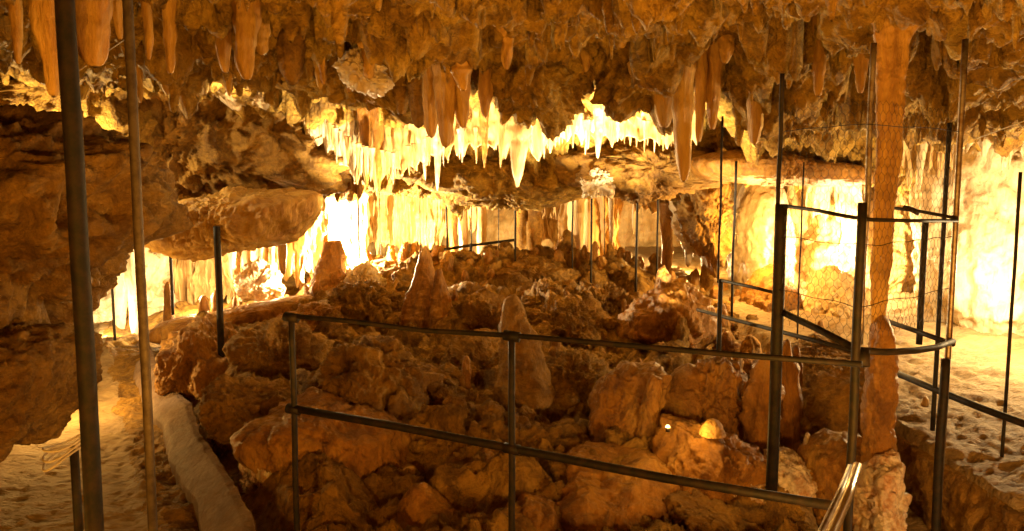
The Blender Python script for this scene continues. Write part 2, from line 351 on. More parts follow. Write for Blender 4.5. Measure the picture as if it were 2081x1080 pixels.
# ------------------------------------------------------------------ rock forms from a side outline, given their own distance and thickness
def form(name, poly, d, thick, mat, label=None, cat=None, group=None, kind=None, amp=.10, nsc=None, fluting=0.0, n=150, m=70, power=.62, seed=None, lumps=0.0, parent=None, lean=0.0, cuts=0, holes=0.0, warp=0.0, fine=.35):
    seed = seed if seed is not None else rnd.random() * 90
    Q = np.array([at(px, py, d) for px, py in poly]); c = (Q.min(0) + Q.max(0)) / 2
    pts2 = Q[:, [0, 2]]
    # area centroid
    x, z = pts2[:, 0], pts2[:, 1]; x1, z1 = np.roll(x, -1), np.roll(z, -1); cr = x * z1 - x1 * z; ar = cr.sum() / 2
    cc = np.array([((x + x1) * cr).sum() / (6 * ar), ((z + z1) * cr).sum() / (6 * ar)])
    th = np.linspace(0, 2 * np.pi, n, endpoint=False); R = np.zeros(n)
    for k, a in enumerate(th):
        dx, dz = math.cos(a), math.sin(a); best = 0
        for i in range(len(pts2)):
            ax, az = pts2[i] - cc; bx, bz = pts2[(i + 1) % len(pts2)] - cc
            ex, ez = bx - ax, bz - az; den = dx * ez - dz * ex
            if abs(den) < 1e-9: continue
            t = (ax * ez - az * ex) / den; s = (ax * dz - az * dx) / den
            if t > 0 and -1e-6 <= s <= 1 + 1e-6: best = max(best, t)
        R[k] = best
    R = np.where(R == 0, R.mean(), R); K = np.array([1, 2, 3, 2, 1.]) / 9
    R = np.convolve(np.r_[R[-2:], R, R[:2]], K, 'valid')
    ph = np.linspace(0.02, np.pi - .02, m)
    rr = np.sin(ph); yy_ = np.sign(np.cos(ph)) * np.sqrt(np.clip(1 - rr**(2 / power), 0, 1))
    dirs = np.stack([np.cos(th), 0 * th, np.sin(th)], -1)
    V = np.zeros((m, n, 3))
    V += np.array([cc[0], d, cc[1]])
    V += rr[:, None, None] * R[None, :, None] * dirs[None]
    V[..., 1] += (-yy_ * thick / 2)[:, None]
    size = min(R.mean() * 2, thick * 1.3)
    ns = nsc if nsc else 1.6 / size
    ctr = np.array([cc[0], d, cc[1]])
    if cuts:
        rg = np.random.RandomState(int(seed * 100) % 9999)
        ext = np.array([R.max(), thick / 2, R.max()])
        for _ in range(cuts):
            nn = rg.normal(size=3) * np.array([1, 1.1, 1]); nn[1] = -abs(nn[1]) if rg.rand() < .8 else nn[1]; nn /= np.linalg.norm(nn)
            pr = ((V - ctr) @ nn); h = pr.max() * rg.uniform(.62, .88)
            ex = np.clip(pr - h, 0, None); V = V - (ex * .88)[..., None] * nn
    if warp: V = V + warp * size * np.stack([fbm(V, .8 / size, 2, off=seed + 5 + 9 * k) for k in range(3)], -1)
    nrm = V - ctr; nrm /= np.linalg.norm(nrm, axis=-1)[..., None] + 1e-9
    S = V * np.array([1, 1, .8])
    disp = amp * size * (fbm(S, ns, 5, .55, off=seed) + .35 * ridge(S, ns * 2.3, 4, off=seed) - .2)
    if lumps:
        dd, ii = worley(V, 2.6 / size, off=seed); disp += lumps * size * (np.sqrt(np.clip(1 - (dd / .75)**2, 0, 1)) - .5)
        dd, ii = worley(V, 7. / size, off=seed); disp += .35 * lumps * size * (np.sqrt(np.clip(1 - (dd / .75)**2, 0, 1)) - .5)
    disp += fine * amp * size * ridge(S, ns * 5.5, 4, .6, off=seed + 3.)
    if holes: disp -= holes * size * sstep(.22, .5, fbm(S, ns * 1.9, 3, off=seed + 40.))
    if fluting:
        S2 = V * np.array([1, 1, .08]); disp += fluting * size * ridge(S2, 5.0 / size, 3, off=seed)
    V = V + nrm * disp[..., None]
    V = V.reshape(-1, 3)
    if lean: V[:, 1] += lean * (V[:, 2] - V[:, 2].min())
    V = np.vstack([V, V[:n].mean(0), V[-n:].mean(0)])
    Fq = grid_faces(m, n, True); a0 = m * n; j = np.arange(n); jn = (j + 1) % n
    T = np.vstack([np.stack([np.full(n, a0), jn, j], -1), np.stack([np.full(n, a0 + 1), (m - 1) * n + j, (m - 1) * n + jn], -1)])
    # split all into triangles for speed of one-size loops
    F3 = np.vstack([Fq[:, [0, 1, 2]], Fq[:, [0, 2, 3]], T])
    o = link_mesh(name, V, F3, mat, parent)
    tag(o, label, cat, group, kind); return o

def pillar(name, poly, d, depth, mat, label=None, cat=None, group=None, amp=.10, n=72, m=130, seed=None, flare=0.0, lean=0.0):
    """upright or hanging form whose left and right edges follow the outline, round in plan"""
    seed = seed if seed is not None else rnd.random() * 90
    Q = np.array([at(px, py, d) for px, py in poly])[:, [0, 2]]
    z0, z1 = Q[:, 1].min(), Q[:, 1].max(); z = z0 + (z1 - z0) * np.linspace(.004, .996, m); lo = np.full(m, 1e9); hi = np.full(m, -1e9)
    for i in range(len(Q)):
        a, b = Q[i], Q[(i + 1) % len(Q)]
        if abs(b[1] - a[1]) < 1e-9: continue
        t = (z - a[1]) / (b[1] - a[1]); x = a[0] + t * (b[0] - a[0]); k = (t >= 0) & (t <= 1)
        lo = np.where(k & (x < lo), x, lo); hi = np.where(k & (x > hi), x, hi)
    c = (lo + hi) / 2; r = np.clip((hi - lo) / 2, .001, None); K = np.array([1, 3, 5, 3, 1.]) / 13
    c = np.convolve(np.r_[c[:1], c[:1], c, c[-1:], c[-1:]], K, 'valid'); r = np.convolve(np.r_[r[:1], r[:1], r, r[-1:], r[-1:]], K, 'valid')
    a = np.linspace(0, 2 * np.pi, n, endpoint=False); f = depth / max(1e-6, 2 * r.max())
    D = np.stack([np.broadcast_to(np.cos(a), (m, n)), np.broadcast_to(np.sin(a), (m, n)), np.zeros((m, n))], -1)
    V = np.stack([c[:, None] + r[:, None] * np.cos(a), d + f * r[:, None] * np.sin(a), z[:, None] + 0 * a[None]], -1)
    R = r.mean(); S = V * np.array([1, 1, .45])
    disp = amp * R * 2 * (fbm(S, .45 / R, 4, off=seed) + .35 * ridge(S, 1.1 / R, 4, .55, off=seed)) + min(.10, amp * .9) * R * fbm(V * np.array([1, 1, 1.6]), 1.1 / R, 4, .6, off=seed + 9)
    disp = disp * np.minimum(1, r / R)[:, None]
    V = V + D * disp[..., None]; V = V.reshape(-1, 3)
    V = np.vstack([V, V[:n].mean(0), V[-n:].mean(0)]); Fq = grid_faces(m, n, True); a0 = m * n; j = np.arange(n); jn = (j + 1) % n
    F3 = np.vstack([Fq[:, [0, 1, 2]], Fq[:, [0, 2, 3]], np.stack([np.full(n, a0), jn, j], -1), np.stack([np.full(n, a0 + 1), (m - 1) * n + j, (m - 1) * n + jn], -1)])
    o = link_mesh(name, V, F3, mat); tag(o, label, cat or name, group); return o

# ------------------------------------------------------------------ stalactites, stalagmites
def spike_geo(base, length, r, up=False, n=14, m=26, seed=0., wav=.12, prof=.8, tip=.06, bend=.02, flut=.10, sq=1.0):
    """tapering drip form; base is the thick end"""
    t = np.linspace(0, 1, m); a = np.linspace(0, 2 * np.pi, n, endpoint=False)
    rad = r * ((1 - t)**prof * (1 - tip) + tip * np.sqrt(np.clip(1 - t**6, 0, 1)))
    rad = rad * (1 + (0 if up else .55) * np.exp(-t / .17))
    rad = rad * (1 + wav * perlin(np.stack([t * (3 + length * 4) + seed, 0 * t + seed, 0 * t], -1)) + .5 * wav * perlin(np.stack([t * (9 + length * 12) + seed, 0 * t + seed, 0 * t + 4], -1)))
    q = np.stack([np.broadcast_to(np.cos(a) * 1.4 + seed, (m, n)), np.broadcast_to(np.sin(a) * 1.4, (m, n)), np.broadcast_to((t * 1.6 + seed)[:, None], (m, n))], -1)
    rr = rad[:, None] * (1 + flut * 1.6 * fbm(q, 1.3, 3) )
    sgn = 1 if up else -1
    bx = bend * length * perlin(np.stack([t * 2 + seed, 0 * t, 0 * t + 3.3], -1)); by = bend * length * perlin(np.stack([t * 2 + seed, 0 * t + 9.1, 0 * t], -1))
    V = np.stack([base[0] + rr * np.cos(a) + bx[:, None], base[1] + rr * np.sin(a) * sq + by[:, None], base[2] + sgn * length * t[:, None] + 0 * rr], -1).reshape(-1, 3)
    V = np.vstack([V, [base[0] + bx[-1], base[1] + by[-1], base[2] + sgn * length * 1.005], base])
    Fq = grid_faces(m, n, True); j = np.arange(n); jn = (j + 1) % n; a0 = m * n
    F3 = np.vstack([Fq[:, [0, 1, 2]], Fq[:, [0, 2, 3]], np.stack([np.full(n, a0), (m - 1) * n + j, (m - 1) * n + jn], -1), np.stack([np.full(n, a0 + 1), jn, j], -1)])
    if not up: F3 = F3[:, ::-1]
    return V, F3
def stal(px, y0, y1, wpx, d, mat, label, group=None, prof=.75, tip=.12, name='stalactite', up=False, into=.25, **k):
    """a stalactite (or stalagmite) whose visible part spans photo rows y0..y1"""
    a = at(px, y0, d); b = at(px, y1, d)
    r = wpx / 2 / F * d
    if up: base = np.array([b[0], d, b[2] - into * .5]); L = a[2] - base[2]
    else: base = np.array([a[0], d, a[2] + into]); L = base[2] - b[2]
    n = 20 if wpx > 25 else 12; m = 46 if wpx > 25 else 26
    V, Fq = spike_geo(base, L, r, up, n, m, seed=rnd.random() * 80, prof=prof, tip=tip, **k)
    o = link_mesh(name, V, Fq, mat, origin=base)
    tag(o, label, 'stalagmite' if up else 'stalactite', group); return o

def curtain(label, pts, mat, thick=.05, fringe=.10, pleat=.05, name='flowstone_curtain', group=None, seed=None, nsp=26., rag=.35, cat='curtain', kind=None, into=.25, nz=46):
    """hanging drapery: pts = (px, ytop, ybottom, d) along its run"""
    seed = seed if seed is not None else rnd.random() * 60
    T0 = np.array([at(p[0], p[1], p[3]) for p in pts]); B0 = np.array([at(p[0], p[2], p[3]) for p in pts])
    T0[:, 2] += into
    L = np.r_[0, np.cumsum(np.hypot(*np.diff(T0[:, :2], axis=0).T))]
    nx = int(max(40, min(700, L[-1] / .008))); s = np.linspace(0, L[-1], nx)
    T = np.stack([np.interp(s, L, T0[:, k]) for k in range(3)], -1); B = np.stack([np.interp(s, L, B0[:, k]) for k in range(3)], -1)
    # icicle fringe along the bottom edge
    sv = np.stack([s * nsp / 6., 0 * s + seed, 0 * s], -1)
    d1, i1 = worley(np.stack([s * nsp / 5., 0 * s, 0 * s], -1) * np.array([1, 0, 0]) + np.array([0, .5, .5]), 1.0, off=np.array([seed, 0, 0]))
    H = T[:, 2] - B[:, 2]
    ph = np.abs(((s * nsp / 3. + .6 * perlin(np.stack([s * 5, 0 * s + seed, 0 * s], -1))) % 1) - .5) * 2
    rv = perlin(np.stack([np.floor(s * nsp / 3. + .6 * perlin(np.stack([s * 5, 0 * s + seed, 0 * s], -1))) * .73 + seed, 0 * s + .5, 0 * s + .2], -1))
    spike = (1 - ph)**1.5 * (.45 + 1.3 * np.clip(rv + .3, 0, 1.2))
    big = perlin(np.stack([s * 2.2 + seed, 0 * s, 0 * s + 2.2], -1))
    bot = B[:, 2] + fringe * (.7 - 1.6 * spike) + rag * fringe * 1.8 * big
    bot = np.minimum(bot, T[:, 2] - .03)
    tang = np.gradient(T[:, :2], axis=0); tang /= np.linalg.norm(tang, axis=1)[:, None]; N = np.stack([tang[:, 1], -tang[:, 0]], -1)
    v = np.linspace(0, 1, nz)
    Zv = T[:, 2][None] * (1 - v[:, None]) + bot[None] * v[:, None]
    XY = T[None, :, :2] * (1 - v[:, None, None]) + B[None, :, :2] * v[:, None, None]
    q = np.stack([np.broadcast_to(s * 1.0, Zv.shape) + seed, 0 * Zv, Zv * .12], -1)
    fold = pleat * (fbm(q, 5., 3) * 1.6 + .5 * ridge(q, 14., 3)) + pleat * .5 * fbm(np.stack([q[..., 0], Zv, 0 * Zv], -1), 4., 3)
    th = thick * (1.25 - v[:, None]**2.5 * 1.0) * (.4 + .8 * (1 - ph[None] * v[:, None]**2))
    Pf = np.dstack([XY + N[None] * (fold + th / 2)[..., None], Zv]); Pb = np.dstack([XY + N[None] * (fold - th / 2)[..., None], Zv])
    ring = np.concatenate([Pf, Pb[::-1]], 0)      # closed loop across v
    n2 = ring.shape[0]; V = ring.reshape(-1, 3)
    Fq = grid_faces(n2, nx); j = np.arange(nx - 1)
    close = np.stack([(n2 - 1) * nx + j, (n2 - 1) * nx + j + 1, j + 1, j], -1)
    o = link_mesh(name, V, np.vstack([Fq, close]), mat, origin=np.array([T[:, 0].mean(), T[:, 1].mean(), T[:, 2].max()]))
    tag(o, label, cat, group, kind); return o

# ================================================================== rock masses of the left wall and the vault
S = 'structure'
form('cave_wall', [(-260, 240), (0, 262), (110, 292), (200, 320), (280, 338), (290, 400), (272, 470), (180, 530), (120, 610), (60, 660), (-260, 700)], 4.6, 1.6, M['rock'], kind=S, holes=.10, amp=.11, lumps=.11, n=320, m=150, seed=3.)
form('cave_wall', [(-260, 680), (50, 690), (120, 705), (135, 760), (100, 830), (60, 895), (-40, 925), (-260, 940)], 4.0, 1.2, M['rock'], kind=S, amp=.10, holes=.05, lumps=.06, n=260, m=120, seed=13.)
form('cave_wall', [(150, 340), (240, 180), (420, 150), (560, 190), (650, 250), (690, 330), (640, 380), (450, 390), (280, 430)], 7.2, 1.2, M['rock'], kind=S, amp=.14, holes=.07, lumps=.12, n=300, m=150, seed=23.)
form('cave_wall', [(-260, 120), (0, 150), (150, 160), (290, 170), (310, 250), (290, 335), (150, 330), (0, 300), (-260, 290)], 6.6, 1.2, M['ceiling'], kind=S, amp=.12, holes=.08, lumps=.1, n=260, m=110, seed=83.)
form('hanging_boulder', [(274, 482), (300, 440), (420, 400), (560, 388), (650, 395), (638, 440), (590, 488), (500, 502), (400, 516), (330, 505)], 6.3, 1.0, M['gold'], 'broad smooth orange rock slab hanging low from the left wall above the lit alcove', 'rock', amp=.07, holes=.03, n=240, m=110, seed=33.)
# brown shelf of the vault in front of the far hall
form('rock_shelf', [(870, 345), (960, 325), (1150, 330), (1200, 395), (1080, 415), (960, 408), (880, 385)], 8.4, 1.2, M['ceiling'], 'dark rough rock shelf under the bright stalactite band', 'rock shelf', amp=.12, lumps=.12, seed=43.)
form('rock_shelf', [(1120, 310), (1260, 300), (1400, 300), (1480, 330), (1460, 380), (1300, 395), (1150, 370)], 7.9, 1.0, M['rock'], 'rounded brown rock shelf right of the longest bright stalactite', 'rock shelf', amp=.12, lumps=.10, seed=53.)
form('rock_shelf', [(1400, 322), (1480, 308), (1570, 306), (1640, 330), (1760, 335), (1780, 375), (1640, 378), (1560, 372), (1480, 368), (1415, 360)], 7.2, 1.0, M['orange'], 'smooth olive brown rock ledge behind the cage top', 'rock shelf', amp=.06, seed=63.)
form('rock_pillar', [(1390, 360), (1470, 360), (1475, 480), (1450, 560), (1425, 500), (1400, 440)], 8.6, .7, M['rock'], 'rough brown rock spur coming down beside the thin rods', 'rock', amp=.14, lumps=.12, seed=73.)
form('pale_crystal_cluster', [(686, 145), (705, 125), (728, 95), (748, 100), (752, 130), (775, 155), (760, 178), (725, 182), (700, 165)], 4.75, .34, M['pale'], 'knobbly pale crystal cluster stuck in the dark ceiling', 'crystal cluster', amp=.20, lumps=.22, warp=.3, cuts=4, seed=5.)

# ================================================================== bright stalactite band
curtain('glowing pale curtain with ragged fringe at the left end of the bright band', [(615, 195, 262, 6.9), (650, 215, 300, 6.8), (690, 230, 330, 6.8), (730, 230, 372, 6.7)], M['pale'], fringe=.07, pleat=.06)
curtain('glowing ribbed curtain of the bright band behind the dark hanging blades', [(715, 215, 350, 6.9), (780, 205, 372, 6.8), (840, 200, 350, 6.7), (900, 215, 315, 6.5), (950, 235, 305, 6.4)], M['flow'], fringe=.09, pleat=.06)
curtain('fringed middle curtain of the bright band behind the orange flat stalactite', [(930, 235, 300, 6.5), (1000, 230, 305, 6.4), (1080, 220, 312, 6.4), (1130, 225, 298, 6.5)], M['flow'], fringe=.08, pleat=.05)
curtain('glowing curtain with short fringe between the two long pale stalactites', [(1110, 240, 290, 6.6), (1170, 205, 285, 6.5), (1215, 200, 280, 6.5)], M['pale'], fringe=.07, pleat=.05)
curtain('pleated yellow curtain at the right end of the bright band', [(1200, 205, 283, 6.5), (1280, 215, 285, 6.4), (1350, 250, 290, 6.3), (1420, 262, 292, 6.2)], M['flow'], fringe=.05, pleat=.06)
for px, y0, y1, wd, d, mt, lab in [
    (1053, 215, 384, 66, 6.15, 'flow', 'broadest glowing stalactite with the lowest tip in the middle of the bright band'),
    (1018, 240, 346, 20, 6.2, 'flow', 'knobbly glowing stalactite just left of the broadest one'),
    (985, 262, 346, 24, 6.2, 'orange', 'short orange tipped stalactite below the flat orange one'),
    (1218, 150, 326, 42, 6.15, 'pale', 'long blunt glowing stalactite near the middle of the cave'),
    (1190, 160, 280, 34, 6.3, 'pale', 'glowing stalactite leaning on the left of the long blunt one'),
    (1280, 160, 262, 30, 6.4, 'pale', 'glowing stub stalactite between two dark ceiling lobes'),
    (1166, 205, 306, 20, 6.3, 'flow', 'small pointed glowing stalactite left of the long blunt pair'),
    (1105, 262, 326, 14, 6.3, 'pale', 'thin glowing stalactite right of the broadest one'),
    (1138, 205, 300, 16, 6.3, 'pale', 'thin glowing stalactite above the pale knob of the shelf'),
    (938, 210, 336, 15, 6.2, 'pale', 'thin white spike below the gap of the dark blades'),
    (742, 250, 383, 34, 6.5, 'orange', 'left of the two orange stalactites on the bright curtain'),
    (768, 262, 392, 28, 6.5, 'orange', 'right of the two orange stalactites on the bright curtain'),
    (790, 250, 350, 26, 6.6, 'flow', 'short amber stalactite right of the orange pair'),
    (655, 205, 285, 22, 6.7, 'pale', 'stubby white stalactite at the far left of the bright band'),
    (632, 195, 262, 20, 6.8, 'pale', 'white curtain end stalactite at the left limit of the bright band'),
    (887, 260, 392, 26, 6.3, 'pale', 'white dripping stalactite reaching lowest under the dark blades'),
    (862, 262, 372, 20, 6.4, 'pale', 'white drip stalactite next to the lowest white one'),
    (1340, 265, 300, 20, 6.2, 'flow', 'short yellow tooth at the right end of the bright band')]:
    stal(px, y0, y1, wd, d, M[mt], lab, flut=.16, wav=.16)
# fine fringe: small straws along the band
g = 'thin straw stalactites of the bright band'
for k in range(95):
    px = rnd.uniform(640, 1410); base = np.interp(px, [640, 730, 800, 900, 1000, 1100, 1200, 1300, 1410], [262, 330, 345, 300, 290, 285, 278, 280, 282])
    L = rnd.choice([14, 22, 30, 44]) * rnd.uniform(.7, 1.2)
    stal(px, base - 22, base + L * .8, rnd.uniform(5, 11), rnd.uniform(6.2, 6.6), M[rnd.choice(['pale', 'flow'])], 'thin glowing straw stalactite in the fringe of the bright band', g, into=.05, wav=.1)

# ================================================================== dark and brown stalactites of the near vault
for px, y0, y1, wd, d, mt, lab in [
    (905, 118, 302, 46, 5.0, 'gold', 'longest dark brown hanging blade in front of the bright curtain'),
    (938, 128, 262, 44, 5.0, 'gold', 'dark brown hanging blade right of the longest one'),
    (876, 135, 282, 36, 5.1, 'gold', 'dark brown hanging blade left of the longest one'),
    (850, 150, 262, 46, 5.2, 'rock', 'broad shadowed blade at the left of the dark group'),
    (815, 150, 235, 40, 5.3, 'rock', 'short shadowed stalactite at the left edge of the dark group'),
    (986, 112, 240, 36, 5.3, 'gold', 'flat orange stalactite with a blunt end right of the dark blades'),
    (1393, 110, 372, 46, 4.9, 'gold', 'longest brown stalactite hanging over the rock shelf'),
    (1352, 130, 262, 60, 5.3, 'gold', 'broad dark lobe left of the longest brown stalactite'),
    (1422, 128, 292, 26, 5.0, 'gold', 'slim brown stalactite close right of the longest brown one'),
    (1450, 130, 266, 34, 5.0, 'gold', 'pointed brown stalactite third to the right of the long one'),
    (1538, 160, 296, 40, 5.1, 'gold', 'lone brown stalactite over the dark hollow'),
    (1668, 100, 198, 34, 4.5, 'gold', 'small brown stalactite above the cage'),
    (1752, 100, 192, 34, 4.2, 'gold', 'small brown stalactite close left of the orange column'),
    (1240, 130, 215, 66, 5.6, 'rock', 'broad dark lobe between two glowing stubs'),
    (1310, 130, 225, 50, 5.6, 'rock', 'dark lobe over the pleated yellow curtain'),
    (500, 50, 165, 54, 4.1, 'gold', 'thick blunt stalactite of the upper left ceiling'),
    (455, 70, 150, 34, 4.3, 'gold', 'brown stalactite left of the thick blunt one'),
    (590, 40, 175, 66, 4.6, 'rock', 'wide shadowed stalactite right of the thick blunt one'),
    (345, 60, 152, 30, 4.0, 'gold', 'tilted brown stalactite right of the thin left pipe'),
    (300, 70, 126, 22, 3.9, 'gold', 'small pale edged stalactite beside the thin left pipe'),
    (26, -20, 134, 30, 3.4, 'gold', 'slender stalactite at the top left corner'),
    (93, -60, 200, 62, 2.9, 'gold', 'large blunt stalactite close left of the black post'),
    (182, -60, 139, 96, 3.2, 'gold', 'broad cone stalactite between the black post and the thin pipe'),
    (238, -20, 84, 26, 3.4, 'gold', 'little stalactite touching the thin left pipe')]:
    stal(px, y0, y1, wd, d, M[mt], lab, flut=.22, wav=.20, prof=.34, tip=.26)
g = 'brown stalactites along the lip of the near ceiling'
for k in range(60):
    y = rnd.uniform(4.3, 5.7); px = rnd.uniform(250, 1500); x = (px - 1040.5) / F * y
    z = float(ceil_z(np.array([x]), np.array([y]))[0]); L = rnd.uniform(.10, .26) + .1; r = rnd.uniform(.025, .055); base = np.array([x, y, z + .1])
    V, Fq = spike_geo(base, L, r, False, 18, 36, seed=rnd.random() * 80, prof=.45, tip=.3, flut=.35, wav=.30, bend=.06)
    tag(link_mesh('stalactite', V, Fq, M['gold' if k % 3 else 'ceiling'], origin=base), 'stubby brown stalactite along the lip of the near ceiling', 'stalactite', g)
g = 'small brown stalactites of the rough ceiling'
k = 0
while k < 190:
    y = rnd.uniform(2.4, 6.3); x = rnd.uniform(-.7, .7) * y
    z = float(ceil_z(np.array([x]), np.array([y]))[0])
    L = rnd.uniform(.05, .15) * (1 + .7 * (rnd.random() < .15)); r = rnd.uniform(.014, .04)
    base = np.array([x, y, z + .08])
    V, Fq = spike_geo(base, L + .08, r, False, 10, 20, seed=rnd.random() * 80, prof=.6, tip=.3, flut=.25, wav=.25)
    tag(link_mesh('stalactite', V, Fq, M['ceiling'], origin=base), 'short brown stalactite on the rough ceiling', 'stalactite', g); k += 1

for poly, d, lab in [
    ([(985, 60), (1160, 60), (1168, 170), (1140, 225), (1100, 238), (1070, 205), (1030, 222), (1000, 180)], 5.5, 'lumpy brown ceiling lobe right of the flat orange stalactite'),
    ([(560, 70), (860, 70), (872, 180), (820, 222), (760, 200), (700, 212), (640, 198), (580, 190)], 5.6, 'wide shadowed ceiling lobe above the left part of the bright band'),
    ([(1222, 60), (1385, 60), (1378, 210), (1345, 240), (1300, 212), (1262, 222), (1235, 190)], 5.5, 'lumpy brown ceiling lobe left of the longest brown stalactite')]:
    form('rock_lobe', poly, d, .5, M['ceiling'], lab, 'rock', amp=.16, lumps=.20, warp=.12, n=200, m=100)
# ================================================================== right: column, bright wall, curtains
pillar('stalactite', [(1745, -60), (1780, 60), (1784, 150), (1782, 300), (1776, 400), (1772, 520), (1770, 600), (1768, 660), (1798, 660), (1804, 600), (1811, 500), (1822, 400), (1832, 300), (1838, 180), (1848, 90), (1915, -60)], 3.45, .13, M['gold'], 'long orange column hanging inside the cage down to the stalagmite tip', 'stalactite', amp=.10, seed=4., m=220)
pillar('stalagmite', [(1750, 1150), (1752, 960), (1756, 860), (1760, 780), (1764, 700), (1772, 655), (1788, 634), (1804, 650), (1813, 700), (1812, 800), (1806, 860), (1812, 960), (1818, 1150)], 3.45, .17, M['orange'], 'tall red brown stalagmite meeting the orange column in the cage', 'stalagmite', amp=.16, seed=8., m=200)
form('calcite_crust', [(1752, 1120), (1752, 1000), (1760, 955), (1790, 930), (1815, 935), (1826, 955), (1812, 985), (1822, 1010), (1815, 1050), (1822, 1120)], 3.36, .22, M['white'], 'white and rusty calcite crust round the foot of the tall stalagmite', 'calcite crust', amp=.14, lumps=.12, seed=18.)
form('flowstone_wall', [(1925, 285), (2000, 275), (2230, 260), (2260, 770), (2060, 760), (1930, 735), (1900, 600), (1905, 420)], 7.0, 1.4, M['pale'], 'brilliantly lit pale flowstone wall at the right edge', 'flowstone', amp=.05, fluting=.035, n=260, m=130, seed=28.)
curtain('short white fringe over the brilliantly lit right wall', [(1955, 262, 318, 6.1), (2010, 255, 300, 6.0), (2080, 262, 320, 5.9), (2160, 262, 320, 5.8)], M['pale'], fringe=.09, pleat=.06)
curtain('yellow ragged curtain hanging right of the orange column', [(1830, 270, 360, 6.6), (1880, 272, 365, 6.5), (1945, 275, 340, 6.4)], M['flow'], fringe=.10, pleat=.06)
for px, y0, y1, wd, d, mt, lab in [
    (1873, 300, 388, 26, 6.3, 'pale', 'glowing stalactite hanging right of the orange column'),
    (1944, 250, 410, 16, 5.6, 'pale', 'slim white stalactite beside the tall right pole'),
    (2040, 270, 352, 18, 5.9, 'pale', 'white drip near the upper right edge left of its twin'),
    (2056, 270, 346, 14, 5.9, 'pale', 'white drip near the upper right edge right of its twin'),
    (1915, 300, 352, 18, 6.3, 'flow', 'small yellow stalactite left of the slim white one')]:
    stal(px, y0, y1, wd, d, M[mt], lab, flut=.16)
form('flowstone_wall', [(1590, 372), (1660, 365), (1790, 372), (1950, 380), (1960, 660), (1850, 690), (1700, 690), (1600, 640)], 9.4, 1.6, M['flow'], 'yellow lit flowstone wall seen through the cage netting', 'flowstone', amp=.10, fluting=.05, n=260, m=120, seed=38.)
form('flowstone_boss', [(1500, 560), (1505, 440), (1520, 385), (1548, 368), (1580, 378), (1592, 450), (1600, 620), (1520, 640)], 8.9, .9, M['pale'], 'tall rounded flowstone boss glowing white left of the cage', 'flowstone', amp=.06, fluting=.03, seed=48.)
curtain('white icicle curtain glowing in the niche behind the cage', [(1640, 375, 440, 8.6), (1690, 372, 470, 8.6), (1735, 375, 540, 8.4), (1760, 378, 520, 8.3)], M['pale'], fringe=.16, pleat=.08)
form('stalagmite', [(1640, 690), (1650, 620), (1672, 560), (1690, 545), (1720, 560), (1760, 620), (1780, 700)], 7.6, .7, M['flow'], 'broad grey yellow cone of rock in the niche behind the cage', 'stalagmite', amp=.09, lumps=.05, seed=58.)
form('stalagmite', [(1500, 680), (1520, 600), (1545, 560), (1575, 545), (1610, 600), (1625, 690)], 8.0, .7, M['orange'], 'orange mound of flowstone left of the thick cage post', 'stalagmite', amp=.08, seed=68.)
form('boulder', [(1600, 855), (1615, 780), (1680, 745), (1750, 750), (1760, 850), (1720, 880), (1640, 890)], 4.7, .8, M['rock'], 'shadowed block of rock behind the two middle posts', 'boulder', amp=.09, lumps=.06, seed=78.)
form('boulder', [(1600, 770), (1610, 715), (1690, 700), (1760, 715), (1765, 790), (1690, 800)], 5.2, .8, M['rock'], 'rough brown ledge rock under the far rail', 'boulder', amp=.12, lumps=.08, seed=88.)
form('boulder', [(1630, 1040), (1650, 930), (1700, 890), (1760, 900), (1765, 1110), (1660, 1120)], 3.75, .5, M['orange'], 'smooth brown rock between the middle post and the stalagmite crust', 'boulder', amp=.08, seed=98.)
for px, y0, y1, wd, d, mt, lab in [
    (1548, 715, 905, 74, 4.15, 'orange', 'tall fluted orange stalagmite left of the thick post'),
    (1592, 690, 915, 54, 4.25, 'orange', 'tall fluted orange stalagmite right of the thick post'),
    (1612, 700, 905, 30, 4.35, 'orange', 'slim orange stalagmite at the right of the fluted pair'),
    (1638, 878, 960, 24, 3.9, 'white', 'small pointed pinkish stalagmite between dark rocks'),
    (1665, 920, 990, 26, 3.7, 'rock', 'small dark knob stalagmite beside the pinkish one'),
    (1878, 805, 850, 20, 4.6, 'flow', 'little stalagmite on the lit ledge right of the column'),
    (1828, 855, 885, 18, 4.3, 'flow', 'tiny stalagmite on the edge of the ledge near the crust')]:
    stal(px, y0, y1, wd, d, M[mt], lab, up=True, prof=.38, tip=.35, flut=.42, wav=.34, bend=.06, name='stalagmite')
form('boulder', [(1560, 1000), (1575, 940), (1610, 930), (1650, 960), (1640, 1010), (1590, 1030)], 3.8, .3, M['white'], 'pinkish crusted stone at the foot of the thick post', 'boulder', amp=.14, lumps=.1, seed=11.)

# ledge wall along the right walkway
def ledge():
    y = np.linspace(2.2, 5.0, 220); v = np.linspace(0, 1, 36)
    X = 2.05 + 0 * y[None] * v[:, None]; Yg = y[None] + 0 * v[:, None]; Zg = -.03 + .375 * v[:, None] + 0 * y[None]
    P = np.stack([X, Yg, Zg], -1); dsp = .045 * fbm(P, 3.1, 4) + .02 * ridge(P, 9., 3)
    P[..., 0] += -.02 + dsp - .05 * np.sin(v * np.pi)[:, None]
    back = P.copy(); back[..., 0] = 2.16
    V = np.concatenate([P, back[::-1]], 0); n2 = V.shape[0]; nx = len(y); j = np.arange(nx - 1)
    Fq = np.vstack([grid_faces(n2, nx), np.stack([(n2 - 1) * nx + j, (n2 - 1) * nx + j + 1, j + 1, j], -1)])
    tag(link_mesh('retaining_wall', V.reshape(-1, 3), Fq, M['rock']), 'low rough brown retaining wall along the right walkway', 'retaining wall')
ledge()

